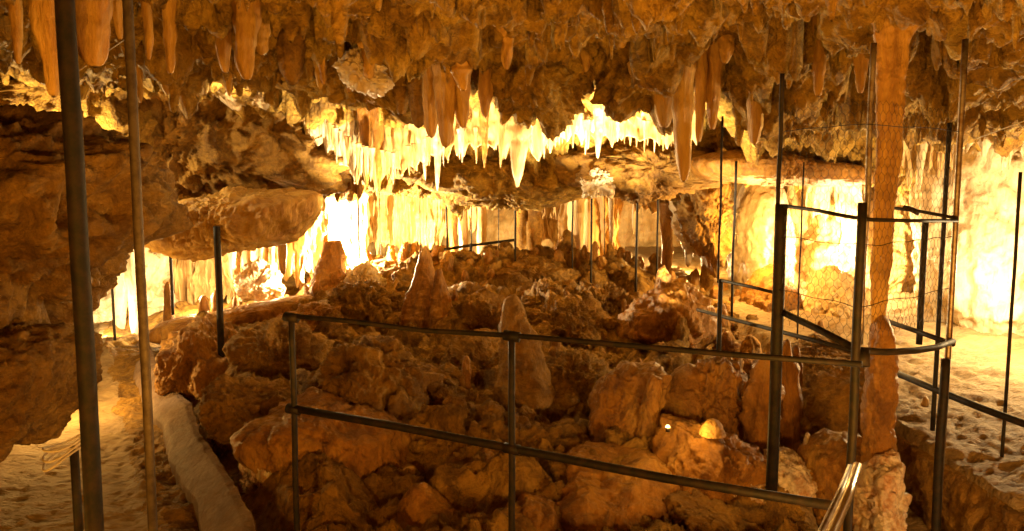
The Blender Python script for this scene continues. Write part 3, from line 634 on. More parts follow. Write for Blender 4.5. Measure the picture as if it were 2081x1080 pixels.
# ================================================================== left alcove and path side
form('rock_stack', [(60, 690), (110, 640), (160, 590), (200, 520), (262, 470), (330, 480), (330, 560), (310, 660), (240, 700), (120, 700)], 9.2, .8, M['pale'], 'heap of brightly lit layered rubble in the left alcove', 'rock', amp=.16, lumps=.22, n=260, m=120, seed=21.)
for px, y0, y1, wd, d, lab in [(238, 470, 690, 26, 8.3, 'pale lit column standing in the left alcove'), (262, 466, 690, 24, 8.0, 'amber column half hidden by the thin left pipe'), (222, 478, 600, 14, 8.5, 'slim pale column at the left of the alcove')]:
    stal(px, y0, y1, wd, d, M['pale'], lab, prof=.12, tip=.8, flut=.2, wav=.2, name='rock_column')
curtain('amber curtain wall lit behind the hanging slab', [(318, 500, 640, 9.3), (400, 495, 640, 9.4), (480, 490, 600, 9.3), (570, 480, 570, 9.2), (640, 470, 560, 9.4)], M['flow'], fringe=.10, pleat=.16, thick=.12)
for px, y0, y1, wd, d, lab in [(500, 500, 575, 26, 8.8, 'pale fringe stalactite under the hanging slab, nearest the middle'), (530, 500, 590, 22, 8.8, 'pale stalactite with a white tip under the hanging slab'), (470, 505, 570, 26, 8.9, 'broad amber stalactite under the hanging slab'), (552, 498, 566, 18, 8.8, 'short pale stalactite at the right end under the hanging slab')]:
    stal(px, y0, y1, wd, d, M['pale'], lab)
stal(573, 478, 560, 20, 7.8, M['orange'], 'dark thin column at the right end of the hanging slab', prof=.15, tip=.8, name='rock_column')
stal(345, 572, 655, 26, 7.6, M['orange'], 'dark stalagmite wrapped round the foot of a thin left rod', up=True, prof=.4, tip=.4, name='stalagmite')
for px, y0, y1, wd, d, lab in [(415, 600, 650, 26, 8.4, 'rounded stalagmite in the alcove, left of a pair'), (440, 590, 650, 26, 8.5, 'rounded stalagmite in the alcove, right of a pair'), (480, 600, 640, 18, 8.3, 'small stalagmite at the right of the alcove')]:
    stal(px, y0, y1, wd, d, M['orange'], lab, up=True, prof=.4, tip=.4, name='stalagmite')
form('pale_crystal_cluster', [(505, 600), (500, 565), (525, 548), (555, 560), (560, 595), (530, 612)], 8.7, .3, M['white'], 'white broken crystal cluster in the alcove under the hanging slab', 'crystal cluster', amp=.22, lumps=.25, seed=31.)
form('boulder', [(300, 690), (330, 650), (430, 640), (560, 610), (640, 600), (640, 640), (500, 680), (380, 700)], 7.4, .7, M['orange'], 'long smooth sloping rock in front of the left alcove', 'boulder', amp=.07, seed=41.)

# ================================================================== brilliant cascade and far hall
curtain('blinding white cascade of icicles behind the end of the hanging slab', [(560, 470, 545, 9.6), (610, 430, 555, 9.5), (660, 370, 560, 9.4), (705, 360, 570, 9.3), (738, 370, 560, 9.4)], M['pale'], fringe=.12, pleat=.12, thick=.14)
curtain('amber flecked curtain above the white cascade', [(665, 290, 375, 7.4), (700, 300, 405, 7.5), (735, 320, 400, 7.5)], M['orange'], fringe=.10, pleat=.08)
curtain('pale ribbed curtain across the left of the far hall', [(735, 385, 500, 11.5), (800, 375, 505, 11.6), (870, 372, 500, 11.7), (960, 370, 470, 11.9)], M['flow'], fringe=.10, pleat=.14, thick=.12)
curtain('orange curtain hanging in the middle of the far hall', [(1040, 405, 440, 11.2), (1090, 400, 470, 11.2), (1150, 400, 520, 11.0), (1210, 402, 560, 10.9), (1250, 405, 540, 11)], M['flow'], fringe=.12, pleat=.12)
curtain('yellow lit curtain with white fringe over the far clearing', [(1290, 400, 425, 9.8), (1330, 402, 430, 9.7), (1375, 405, 445, 9.5), (1420, 410, 520, 9.4), (1440, 425, 545, 9.4)], M['flow'], fringe=.12, pleat=.14)
for px, y0, y1, wd, d, mt, lab in [
    (1242, 395, 535, 13, 9.9, 'pale', 'slender white stalactite hanging over the far clearing'),
    (1289, 398, 480, 10, 10.2, 'pale', 'short white stalactite right of the slender one'),
    (920, 380, 520, 22, 10.8, 'orange', 'brown column in the left of the far hall'),
    (940, 385, 545, 20, 10.3, 'flow', 'amber column right of the brown one in the far hall'),
    (979, 400, 545, 20, 10.6, 'flow', 'grey brown column at the middle of the far hall'),
    (1088, 410, 545, 26, 10.8, 'rock', 'grey shadowed column in the far hall'),
    (1060, 420, 540, 20, 11.0, 'rock', 'darker shadowed column left of the grey one'),
    (1170, 410, 570, 30, 10.2, 'flow', 'orange lit column in the centre of the far hall'),
    (1195, 410, 545, 22, 10.5, 'flow', 'yellow column right of the orange lit one'),
    (1400, 400, 545, 18, 9.3, 'pale', 'pale knotty column left of the rough spur'),
    (1435, 440, 560, 18, 9.2, 'flow', 'amber column against the rough spur'),
    (1355, 455, 560, 24, 9.4, 'orange', 'orange column behind the dark horn on the ridge')]:
    stal(px, y0, y1, wd, d, M[mt], lab, prof=.12 if 'column' in lab else .6, tip=.75 if 'column' in lab else .15, flut=.2, wav=.14, name='rock_column' if 'column' in lab else 'stalactite')
form('flowstone_boss', [(1105, 580), (1120, 510), (1140, 480), (1165, 500), (1185, 580)], 9.9, .6, M['orange'], 'orange flowstone cone at the foot of the far columns', 'flowstone', amp=.08, seed=51.)

# ================================================================== mound: traced stalagmites and boulders
FM = [
 ('stalagmite', [(610, 650), (632, 585), (650, 530), (664, 490), (694, 488), (704, 530), (708, 580), (716, 650)], 8.3, .5, 'orange', 'thick blunt stalagmite on the left crest of the mound', .10, 0),
 ('stalagmite', [(800, 720), (815, 640), (828, 595), (845, 560), (853, 515), (864, 498), (875, 515), (882, 560), (908, 610), (925, 720)], 6.75, .40, 'orange', 'pointed pale tipped stalagmite standing tallest on the mound', .07, 0),
 ('stalagmite', [(872, 690), (878, 600), (886, 548), (897, 545), (910, 590), (922, 640), (930, 710)], 6.6, .26, 'orange', 'rounded stalagmite joined to the right of the tallest one', .07, 0),
 ('stalagmite', [(1000, 890), (1012, 760), (1018, 680), (1022, 625), (1030, 606), (1046, 598), (1058, 612), (1068, 650), (1094, 692), (1110, 760), (1130, 890)], 5.1, .36, 'rock', 'tall smooth orange stalagmite behind the middle railing post', .10, 0),
 ('boulder', [(1108, 830), (1108, 760), (1130, 728), (1170, 720), (1215, 745), (1242, 780), (1225, 810), (1190, 835), (1140, 842)], 5.3, .5, 'floor', 'rough sandy boulder lit brightly in the middle of the mound', .13, .14),
 ('boulder', [(640, 850), (655, 770), (690, 712), (760, 695), (850, 700), (898, 740), (890, 790), (830, 835), (740, 855)], 5.0, .7, 'rock', 'big rugged boulder behind the left half of the railing', .12, .12),
 ('boulder', [(874, 840), (880, 800), (905, 788), (928, 800), (930, 835), (905, 850)], 4.8, .22, 'floor', 'fist shaped knob of rock right of the big rugged boulder', .12, .1),
 ('boulder', [(505, 930), (518, 880), (560, 845), (680, 838), (800, 858), (882, 900), (875, 960), (800, 985), (700, 975), (600, 960)], 4.35, .7, 'orange', 'wide smooth orange slab under the middle rail', .08, .03),
 ('boulder', [(615, 1000), (625, 945), (690, 940), (760, 960), (850, 950), (850, 1050), (790, 1075), (740, 1030), (680, 1010)], 4.3, .5, 'white', 'pale fringed underside of rock below the wide orange slab', .13, .08),
 ('stalagmite', [(785, 1130), (815, 1020), (838, 988), (862, 980), (885, 1000), (935, 1050), (965, 1130)], 3.75, .4, 'orange', 'squat brown cone stalagmite in the bottom foreground', .06, 0),
 ('stalagmite', [(880, 1100), (892, 1000), (905, 960), (925, 955), (950, 980), (975, 1020), (985, 1100)], 3.95, .4, 'orange', 'rounded stalagmite behind the squat brown cone', .07, 0),
 ('stalagmite', [(960, 1120), (966, 1000), (972, 920), (988, 908), (1040, 925), (1090, 950), (1100, 1010), (1090, 1120)], 4.1, .5, 'orange', 'blocky brown stalagmite right of the cone pair', .07, .03),
 ('boulder', [(1035, 1130), (1035, 1040), (1060, 1012), (1110, 1020), (1150, 1060), (1150, 1130)], 3.7, .4, 'orange', 'rounded speckled boulder at the bottom beside the railing post', .06, .03),
 ('boulder', [(1090, 1130), (1110, 990), (1160, 945), (1280, 925), (1350, 960), (1355, 1060), (1330, 1130)], 3.95, .7, 'orange', 'large smooth boulder in the bottom centre right', .07, .04),
 ('boulder', [(1195, 900), (1205, 830), (1230, 780), (1270, 748), (1335, 742), (1340, 790), (1300, 850), (1290, 910), (1240, 920)], 4.5, .5, 'orange', 'arched brown rock left of the small glowing lamp', .09, .04),
 ('stalagmite', [(1270, 1000), (1285, 900), (1310, 800), (1325, 760), (1345, 770), (1340, 860), (1362, 900), (1368, 1000)], 4.25, .34, 'orange', 'leaning orange stalagmite buttress just left of the small lamp', .06, 0),
 ('stalagmite', [(1340, 880), (1345, 800), (1372, 755), (1398, 738), (1420, 745), (1438, 800), (1446, 850), (1430, 880)], 4.45, .4, 'orange', 'rounded brown stalagmite between the small lamp and the glowing stone', .07, .03),
 ('boulder', [(1430, 880), (1425, 800), (1440, 745), (1470, 725), (1500, 760), (1522, 810), (1515, 850), (1490, 885)], 4.4, .4, 'rock', 'craggy upright rock behind the round glowing stone', .12, .10),
 ('boulder', [(1345, 990), (1350, 900), (1380, 875), (1450, 880), (1520, 905), (1550, 950), (1540, 1010), (1440, 1010)], 4.0, .5, 'rock', 'broken slab of rock in front of the small lamp and glowing stone', .12, .08),
 ('boulder', [(1440, 1020), (1450, 975), (1500, 962), (1550, 970), (1555, 1010), (1500, 1030)], 3.85, .3, 'white', 'pinkish white crusted stone under the middle rail', .16, .14),
 ('boulder', [(1360, 1130), (1370, 1030), (1420, 1010), (1540, 1030), (1660, 1060), (1680, 1130)], 3.7, .5, 'rock', 'dark boulder at the bottom right of the mound', .10, .06),
 ('boulder', [(1270, 690), (1280, 640), (1310, 612), (1370, 605), (1430, 630), (1455, 690), (1420, 730), (1330, 715)], 6.3, .6, 'orange', 'cap rock with the dark horn at the right of the mound', .10, .05),
 ('stalagmite', [(1324, 650), (1330, 590), (1338, 548), (1350, 538), (1360, 560), (1362, 600), (1370, 650)], 6.3, .22, 'orange', 'dark pointed horn on top of the cap rock', .08, 0),
 ('stalagmite', [(1365, 640), (1368, 590), (1378, 582), (1386, 600), (1388, 640)], 6.4, .14, 'orange', 'small blunt horn right of the dark pointed one', .08, 0),
 ('stalagmite', [(654, 520), (659, 480), (665, 476), (670, 520)], 8.5, .08, 'orange', 'thin spike behind the blunt crest stalagmite', .08, 0),
 ('stalagmite', [(784, 545), (790, 500), (800, 498), (806, 545)], 8.9, .16, 'orange', 'small blunt crest stalagmite left of the leaning one', .08, 0),
 ('stalagmite', [(802, 545), (818, 495), (830, 490), (828, 545)], 8.8, .16, 'orange', 'small leaning stalagmite on the crest', .08, 0),
 ('stalagmite', [(900, 570), (903, 515), (912, 509), (920, 520), (922, 570)], 8.6, .16, 'orange', 'stub stalagmite right of the tallest one on the crest', .08, 0),
 ('stalagmite', [(940, 570), (945, 530), (960, 518), (970, 570)], 8.7, .2, 'orange', 'low rounded stub on the crest between two taller stubs', .1, 0),
 ('stalagmite', [(1000, 560), (1003, 512), (1012, 508), (1018, 560)], 8.9, .12, 'orange', 'narrow stub on the crest left of the central rods', .08, 0),
 ('boulder', [(700, 600), (710, 560), (740, 545), (770, 560), (765, 600), (730, 610)], 8.2, .35, 'pale', 'pale lit rock on the left crest of the mound', .16, .15),
 ('boulder', [(905, 600), (915, 585), (950, 580), (965, 592), (950, 606)], 7.9, .2, 'pale', 'small white lit stone right of the tallest stalagmite', .12, .1),
 ('boulder', [(660, 640), (690, 600), (760, 590), (800, 610), (815, 650), (760, 670), (690, 665)], 7.3, .6, 'floor', 'heap of rough brown rock left of the tallest stalagmite', .14, .15),
 ('boulder', [(920, 680), (925, 620), (975, 600), (1020, 610), (1025, 660), (990, 690)], 6.6, .5, 'rock', 'brown boulder between the tallest and the smooth orange stalagmite', .10, .08),
 ('boulder', [(900, 760), (915, 700), (980, 690), (1030, 700), (1028, 770), (960, 785)], 5.7, .5, 'rock', 'shadowed boulder left of the smooth orange stalagmite', .10, .08),
 ('boulder', [(1110, 700), (1115, 650), (1160, 630), (1210, 650), (1225, 690), (1180, 715)], 6.3, .45, 'floor', 'rough rubbly boulder behind the top rail at centre right', .13, .15),
 ('boulder', [(1060, 640), (1070, 600), (1110, 585), (1150, 600), (1150, 635), (1100, 650)], 7.3, .45, 'floor', 'rough rubbly boulder just below the crest at centre right', .13, .15),
 ('boulder', [(1170, 640), (1180, 605), (1230, 590), (1280, 605), (1275, 645), (1220, 655)], 7.4, .45, 'floor', 'rough rubbly boulder below the far sagging rail', .13, .15),
 ('boulder', [(960, 570), (1000, 545), (1080, 535), (1150, 545), (1200, 565), (1190, 590), (1060, 590)], 8.6, .6, 'rock', 'low dark bank of rock along the middle of the crest', .10, .10),
 ('boulder', [(350, 770), (350, 700), (405, 665), (470, 690), (500, 750), (450, 800), (390, 800)], 5.9, .6, 'rock', 'brown boulder at the foot of the thick left rod', .10, .10),
 ('boulder', [(480, 760), (500, 690), (580, 665), (650, 690), (655, 760), (600, 790)], 5.7, .6, 'rock', 'brown boulder between the left rod and the railing corner', .10, .10),
 ('boulder', [(420, 870), (430, 800), (470, 780), (540, 790), (570, 860), (520, 900), (450, 905)], 4.9, .55, 'rock', 'dark boulder above the concrete kerb on the left', .10, .09),
 ('boulder', [(500, 1010), (505, 930), (530, 900), (575, 920), (600, 1000), (550, 1050)], 4.3, .4, 'white', 'pale pitted rock at the end of the orange slab', .15, .14),
 ('boulder', [(560, 690), (575, 640), (640, 610), (690, 630), (690, 680), (620, 700)], 6.9, .5, 'orange', 'smooth brown hump behind the railing corner', .08, .05),
]
for nm, poly, d, th, mt, lab, amp, lu in FM:
    if nm == 'boulder' and mt == 'rock' and int(poly[0][0]) % 20 != 0: mt = 'orange'
    if nm == 'stalagmite':
        pillar(nm, poly, d, th, M[mt], lab, amp=amp * 1.6); continue
    form(nm, poly, d, th, M[mt], lab, nm if nm != 'boulder' else 'boulder', amp=amp * 1.25, lumps=lu, n=190, m=96, cuts=2 if mt == 'orange' else 4, warp=.16, fine=.14 if mt == 'orange' else .35)
# loose stones between the traced rocks
g = 'loose rubble stones on the mound'
for k in range(220):
    y = rnd.uniform(4.0, 9.4); x = rnd.uniform(float(kerb_x(np.array(y))) + .5, 1.6 if y < 5 else 2.2)
    z = float(floor_z(np.array([x]), np.array([y]))[0]); r = rnd.uniform(.035, .085) * (1.5 if k % 6 == 0 else 1)
    th = np.linspace(0, 2 * np.pi, 28, endpoint=False); ph = np.linspace(.05, np.pi - .05, 16)
    D = np.stack([np.sin(ph)[:, None] * np.cos(th), np.sin(ph)[:, None] * np.sin(th), np.cos(ph)[:, None] + 0 * th], -1)
    sd = rnd.random() * 90; dd, ii = worley(D, 1.3, off=sd)
    rad = r * (1 + .35 * fbm(D, 1.5, 4, off=sd) - .25 * dd); V = D * rad[..., None] * np.array([rnd.uniform(.8, 1.3), rnd.uniform(.8, 1.2), rnd.uniform(.55, .9)])
    c = np.array([x, y, z + r * .25]); V = V.reshape(-1, 3) + c
    V = np.vstack([V, V[:28].mean(0), V[-28:].mean(0)]); Fq = grid_faces(16, 28, True); a0 = 16 * 28; j = np.arange(28); jn = (j + 1) % 28
    F3 = np.vstack([Fq[:, [0, 1, 2]], Fq[:, [0, 2, 3]], np.stack([np.full(28, a0), jn, j], -1), np.stack([np.full(28, a0 + 1), 15 * 28 + j, 15 * 28 + jn], -1)])
    tag(link_mesh('rubble_stone', V, F3[:, ::-1], M['floor']), 'loose rough stone lying among the rocks of the mound', 'stone', g)

g = 'small blunt stalagmites scattered over the mound'
for k in range(100):
    y = rnd.uniform(5.0, 9.5) if k % 2 else rnd.uniform(8.2, 9.8); x = rnd.uniform(float(kerb_x(np.array(y))) + 1.0, 2.6)
    z = float(floor_z(np.array([x]), np.array([y]))[0]); L = rnd.uniform(.10, .26)
    base = np.array([x, y, z - .06]); V, Fq = spike_geo(base, L, rnd.uniform(.035, .075), True, 22, 30, seed=rnd.random() * 80, prof=.5, tip=.4, flut=.2, wav=.22)
    tag(link_mesh('stalagmite', V, Fq, M['orange'], origin=base), 'small blunt orange brown stalagmite among the rubble', 'stalagmite', g)

g = 'stalagmite stumps along the crest and right flank of the mound'
for k in range(26):
    if k < 16: y = rnd.uniform(8.7, 9.5); x = rnd.uniform(-2.0, 2.4)
    else: y = rnd.uniform(5.6, 7.6); x = rnd.uniform(.9, 2.1)
    z = float(floor_z(np.array([x]), np.array([y]))[0]); L = rnd.uniform(.18, .38)
    base = np.array([x, y, z - .08]); V, Fq = spike_geo(base, L, rnd.uniform(.06, .12), True, 30, 44, seed=rnd.random() * 80, prof=.6, tip=.35, flut=.3, wav=.25, bend=.12)
    tag(link_mesh('stalagmite', V, Fq, M['orange' if k % 2 else 'rock'], origin=base), 'irregular brown stalagmite stump on the upper or right part of the mound', 'stalagmite', g)

# concrete kerb between the left path and the mound
def kerb():
    y = np.linspace(3.2, 7.6, 260); x = kerb_x(y) - .16; v = np.array([[-.03, -.1], [-.03, .08], [.0, .12], [.13, .19], [.18, .19], [.22, -.1]])
    u = np.linspace(0, 5, 40); ox = np.interp(u, range(6), v[:, 0]); oz = np.interp(u, range(6), v[:, 1])
    P = np.stack([x[None] + ox[:, None] , y[None] + 0 * ox[:, None], oz[:, None] + 0 * x[None]], -1)
    P += (.022 * fbm(P, 2.2, 3) + .006 * fbm(P, 14., 3))[..., None] * np.array([1, 0, 1]) + (.03 * fbm(P, 1.1, 2, off=3.))[..., None] * np.array([1, 0, .3])
    tag(link_mesh('concrete_kerb', P.reshape(-1, 3), grid_faces(40, 260)[:, ::-1], M['kerb']), 'greyish pink concrete kerb curving between the left path and the mound', 'kerb')
kerb()

# ================================================================== ironwork
def tube_obj(name, pts, r, mat, parent=None, n=12):
    V, Fq = tube_geo(pts, r, n); return mesh_any(name, V, Fq, mat, parent)
# front railing
rl = empty('railing', (at(592, 645, 3.45)[0], 3.45, 0)); tag(rl, 'dark iron railing with two rails in front of the mound', 'railing')
tp = [(590, 642, 3.45), (700, 652, 3.38), (860, 672, 3.25), (1040, 682, 3.1), (1250, 700, 2.92), (1500, 722, 2.70), (1752, 741, 2.50)]
tube_obj('rail', [at(*p) for p in tp], .0105, M['iron'], rl)
lp = [(595, 830, 3.45), (800, 866, 3.28), (1040, 912, 3.1), (1350, 972, 2.84), (1700, 1030, 2.55)]
tube_obj('rail', [at(*p) for p in lp], .017, M['iron'], rl)
for px, y0, y1, d, r in [(592, 640, 1100, 3.45, .0135), (1040, 681, 1120, 3.1, .0135)]:
    a = at(px, y0, d); b = a.copy(); b[2] = floor_base(a[0], a[1]) - .05
    tube_obj('post', wob(a, b, 9, .006, px), r, M['iron'], rl)
for pp in ((592, 645, 3.45), (1040, 683, 3.1), (1040, 912, 3.1), (597, 832, 3.45)):
    c = at(*pp); tube_obj('clamp', [c + np.array([-.03, .01, .002]), c + np.array([.03, -.01, -.004])], .021, M['iron'], rl, 12)
# cage round the orange column
cg = empty('safety_cage', (at(1700, 900, 3.1)[0], 3.1, 0)); tag(cg, 'rusty iron safety cage with wire netting round the orange column', 'cage')
def vpost(name, px, y0, d, r, y1=None, parent=cg, mat='iron', amp=.006):
    a = at(px, y0, d); b = a.copy(); b[2] = at(px, y1, d)[2] if y1 else float(floor_base(a[0], a[1])) - .05
    return tube_obj(name, wob(a, b, 14, amp, px), r, M[mat], parent)
vpost('post', 1588, 415, 3.3, .025, 1010)
vpost('post', 1753, 412, 2.75, .0155)
vpost('upright_rod', 1590, 150, 3.3, .009, 420)
vpost('upright_rod', 1776, 88, 2.9, .0105, 700, mat='galv')
vpost('upright_rod', 1930, 250, 3.9, .011, 875)
pr = vpost('post', 1962, 80, 3.35, .0125, None, mat='galv')
vpost('post_sleeve', 1922, 730, 3.33, .0185, None)
vpost('bar', 1881, 450, 3.75, .0145, 700)
def ring(name, pts, r): tube_obj(name, [at(*p) for p in pts], r, M['iron'], cg, 10)
ring('rail', [(1588, 418, 3.3), (1660, 428, 3.05), (1720, 440, 2.8), (1770, 447, 2.85), (1850, 449, 3.05), (1945, 449, 3.33)], .0075)
ring('rail', [(1800, 421, 3.6), (1870, 430, 3.5), (1945, 444, 3.33)], .0075)
ring('rail', [(1588, 634, 3.3), (1660, 668, 3.05), (1740, 710, 2.78)], .0135)
ring('rail', [(1740, 712, 2.78), (1800, 716, 2.85), (1860, 713, 3.0), (1905, 706, 3.18), (1937, 694, 3.34)], .0125)
ring('rail', [(1800, 652, 3.9), (1870, 676, 3.65), (1937, 700, 3.36)], .0115)
tube_obj('bolt', [at(1752, 712, 2.78), at(1752, 745, 2.76)], .026, M['iron'], cg, 10)
tube_obj('twisted_wire', wob(at(1835, 422, 3.55), at(1868, 434, 3.5), 8, .01, 4), .012, M['iron'], cg, 8)
# hexagonal netting, one piece of wire mesh bent round the cage
def netting():
    path = np.array([[*at(1590, 400, 3.28)[:2]], [*at(1752, 400, 2.86)[:2]], [*at(1840, 400, 3.06)[:2]], [*at(1942, 400, 3.36)[:2]]])
    L = np.r_[0, np.cumsum(np.linalg.norm(np.diff(path, axis=0), axis=1))]
    c = .040; parts = []; z0, z1 = 1.12, 2.0
    def pt(s, z):
        s = min(max(s, 0), L[-1]); return np.array([np.interp(s, L, path[:, 0]), np.interp(s, L, path[:, 1]), z]) + .012 * np.array([perlin([s * 6, z * 6, 1.]), perlin([s * 6, z * 6, 7.]), perlin([s * 6, z * 6, 3.])])
    nx = int(L[-1] / c); nz = int((z1 - z0) / (c * .8))
    for i in range(nx):
        for k in range(nz):
            s = (i + .5 * (k % 2)) * c; z = z0 + k * c * .8
            p = [pt(s, z), pt(s, z + c * .42), pt(s + c / 2, z + c * .8), pt(s - c / 2, z + c * .8)]
            for a, b in ((0, 1), (1, 2), (1, 3)): parts.append(tube_geo([p[a], p[b]], .0008, 4, False))
    V, Fq = merge(parts); link_mesh('wire_netting', V, Fq, M['net'], cg)
    for z in (1.25, 1.47, 1.9): tube_obj('tie_wire', [pt(s, z) for s in np.linspace(0, L[-1], 30)], .0016, M['iron'], cg, 6)
netting()
# farther rails
fr = empty('railing', (at(1460, 725, 4.6)[0], 4.6, .1)); tag(fr, 'thin iron railing farther back left of the thick cage post', 'railing')
tube_obj('rail', [at(1465, 570, 4.6), at(1530, 584, 4.3), at(1592, 600, 4.1)], .009, M['iron'], fr)
tube_obj('rail', [at(1418, 630, 5.2), at(1500, 652, 4.6), at(1600, 678, 4.1), at(1745, 716, 3.4)], .0115, M['iron'], fr)
vpost('post', 1465, 568, 4.6, .014, 728, parent=fr)
sr = empty('railing', (at(2081, 862, 3.4)[0], 3.4, .3)); tag(sr, 'thick iron rail running down along the lit ledge at the right', 'railing')
tube_obj('rail', [at(1790, 745, 4.3), at(1900, 792, 3.9), at(2000, 832, 3.6), at(2200, 905, 3.1)], .0165, M['iron'], sr)
vpost('post', 2074, 350, 3.75, .008, 955, parent=sr)
br = empty('railing', (at(930, 505, 9.2)[0], 9.2, .6)); tag(br, 'long thin rail behind the crest in the far hall', 'railing')
tube_obj('rail', [at(760, 532, 8.9), at(850, 516, 9.1), at(950, 500, 9.4), at(1047, 488, 9.7)], .017, M['iron'], br, 8)
for px, a, b in ((855, 515, 535), (908, 507, 540), (957, 495, 520)): vpost('post', px, a, 9.2, .016, b, parent=br)
er = empty('railing', (at(1240, 600, 7.9)[0], 7.9, .5)); tag(er, 'short sagging rail low on the right of the crest', 'railing')
tube_obj('rail', [at(1196, 588, 7.6), at(1240, 598, 7.5), at(1290, 600, 7.4)], .016, M['iron'], er, 8)
# rods from floor to vault
for px, y0, y1, d, r, mt, lab in [
    (727, 385, 525, 8.6, .008, 'iron', 'thin iron rod in front of the white cascade'),
    (771, 380, 530, 9.6, .004, 'iron', 'hair thin rod right of the cascade'),
    (853, 380, 512, 9.6, .004, 'iron', 'hair thin rod in front of the ribbed far curtain'),
    (908, 372, 512, 8.8, .0095, 'iron', 'iron rod standing before the brown far column'),
    (958, 385, 500, 9.2, .005, 'iron', 'hair thin rod at the centre left of the far hall'),
    (1013, 380, 520, 9.4, .004, 'iron', 'hair thin rod left of the central rod'),
    (1047, 380, 540, 8.7, .0095, 'iron', 'iron rod below the lowest stalactite tip'),
    (1164, 415, 572, 8.6, .007, 'iron', 'iron rod in front of the orange lit far column'),
    (1203, 370, 592, 8.0, .0085, 'iron', 'iron rod reaching the sagging rail'),
    (1229, 420, 548, 9.4, .004, 'iron', 'hair thin rod beside the slender white stalactite'),
    (1297, 290, 600, 7.8, .0095, 'iron', 'iron rod left of the dark horn'),
    (1338, 385, 572, 8.0, .0085, 'iron', 'iron rod rising behind the dark horn'),
    (1467, 290, 575, 4.7, .0055, 'iron', 'long rod above the farther railing post'),
    (1495, 368, 650, 6.2, .008, 'iron', 'iron rod in front of the glowing flowstone boss'),
    (1632, 375, 690, 5.4, .0045, 'iron', 'hair thin rod seen through the netting'),
    (442, 503, 748, 5.7, .024, 'iron', 'thick short iron rod on the left of the mound'),
    (346, 508, 640, 7.3, .014, 'iron', 'iron rod ending in a dark stalagmite'),
    (226, 545, 692, 6.6, .009, 'iron', 'thin rod in front of the left alcove')]:
    a = at(px, y0, d); b = at(px, y1, d); b[0] = a[0]; a[2] += .15
    tag(tube_obj('metal_rod', wob(a, b, 12, .008, px), r * (1.25 if r < .01 else 1), M[mt]), lab, 'rod')
# near left posts
def near_pole(px, d, r, mt, lab, y0=-60, y1=1180):
    a = at(px, y0, d); b = at(px, y1, d); b[0] = a[0]
    return tag(tube_obj('metal_pole', wob(a, b, 30, .006, px), r, M[mt], n=18), lab, 'pole')
near_pole(128, 2.12, .0235, 'iron', 'thick black iron post nearest the viewer on the left')
near_pole(256, 2.75, .0165, 'clay', 'thinner mud coloured pipe right of the black post')
a = at(150, 905, 2.6); b = at(160, 1180, 2.6); b[0] = a[0]
st = empty('post_stub', (a[0], a[1], 0)); tag(st, 'short cut post tied with cord behind the black post', 'post')
tube_obj('post', [a, b], .014, M['iron'], st)
for k in range(3):
    t = np.linspace(0, 2 * np.pi, 24); c = at(140, 895 + 14 * k, 2.5)
    tube_obj('cord', np.stack([c[0] + .055 * np.cos(t), c[1] + .11 * np.sin(t), c[2] + .012 * np.sin(t * 2 + k) + .02 * np.cos(t)], -1), .0035, M['cord'], st, 6)
# bright handrail end
hr = empty('handrail', (at(1700, 1080, 1.9)[0], 1.7, .4)); tag(hr, 'shiny steel handrail end at the bottom right', 'handrail')
tube_obj('rail', [at(1742, 948, 2.05), at(1722, 1010, 1.9), at(1690, 1085, 1.75), at(1640, 1200, 1.5)], .0125, M['steel'], hr, 16)
tube_obj('rail', [at(1728, 950, 2.1), at(1704, 1010, 1.95), at(1668, 1085, 1.8), at(1610, 1200, 1.55)], .0085, M['galv'], hr, 14)
# cords
for p, q, lab in [(( -30, 190, 3.0), (72, 177, 3.0), 'taut pale wire at the left edge below the stalactites'), ((148, 152, 3.1), (252, 82, 3.5), 'slack pale wire between the post and the thin pipe'), ((1985, 282, 3.8), (2120, 232, 3.4), 'pale wire crossing the upper right corner')]:
    tag(tube_obj('wire', [at(*p), at(*q)], .0022, M['cord'], n=6), lab, 'wire')

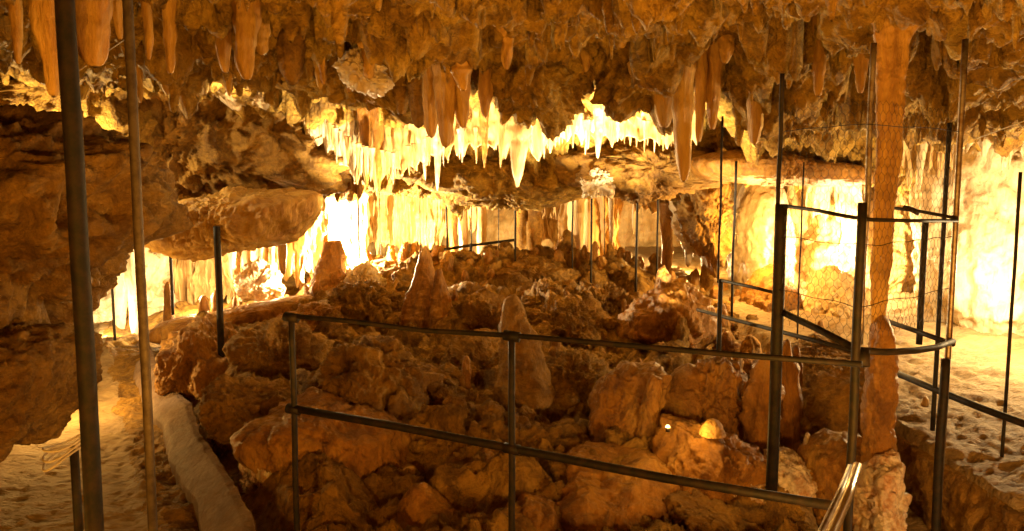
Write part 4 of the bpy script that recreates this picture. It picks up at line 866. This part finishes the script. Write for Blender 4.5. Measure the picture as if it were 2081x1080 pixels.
# ================================================================== small lamps among the rocks
sb = at(1448, 884, 3.80); V, Fq = spike_geo(sb, .080, .064, True, 40, 40, seed=6., wav=.05, prof=.5, tip=.25, flut=.06, bend=0)
tag(link_mesh('boulder', V, Fq, M['gold'], origin=sb), 'rounded stone glowing orange white right of the small lamp', 'boulder')
light('stone_lamp_light', A(1408, 874, 3.72), 1.1, WARM, .012)
for px, py, d, lab in [(1357, 866, 3.88, 'small glowing lamp low under the brown stalagmite')]:
    p = at(px, py, d); rt = empty('cave_lamp', p); tag(rt, lab, 'lamp')
    r = .013 if px < 1400 else .009
    V, Fq = spike_geo(p - np.array([0, 0, r * .5]), r * 1.0, r, True, 20, 16, seed=3, wav=.05, prof=.5, tip=.1, flut=.04, bend=0)
    link_mesh('glass', V, Fq, M['lamp'], rt)
    V, Fq = tube_geo([p - np.array([0, 0, r * 2.2]), p - np.array([0, 0, r * .45])], r * .8, 14); mesh_any('housing', V, Fq, M['iron'], rt)
    light('lamp_light', tuple(p + np.array([.0, -.03, .035])), .5 if px < 1400 else 1.1, WARM, .012)
# pale lit lumps high on the left, and scattered crystal growth in the far hall
for poly, d, lab in [
    ([(358, 130), (385, 108), (420, 130), (450, 160), (470, 190), (440, 196), (405, 170)], 6.1, 'ragged pale lump catching light under the upper left ceiling'),
    ([(480, 178), (515, 172), (545, 200), (540, 214), (505, 196)], 6.2, 'small pale lit lump right of the ragged one'),
    ([(1380, 440), (1400, 420), (1430, 450), (1445, 490), (1430, 520), (1400, 500), (1385, 470)], 9.2, 'tangled white crystal growth left of the rough spur'),
    ([(1195, 560), (1205, 545), (1225, 550), (1228, 575), (1205, 580)], 9.3, 'white crystal clump at the foot of the central rods'),
    ([(1262, 575), (1268, 560), (1285, 562), (1288, 585), (1268, 588)], 9.2, 'small white crystal clump left of the dark horn'),
    ([(1180, 362), (1210, 352), (1240, 362), (1235, 388), (1195, 388)], 7.6, 'greyish pale knob on the dark rock shelf')]:
    form('pale_crystal_cluster', poly, d, .3, M['pale'], lab, 'crystal cluster', amp=.30, lumps=.28, warp=.25, n=120, m=60)
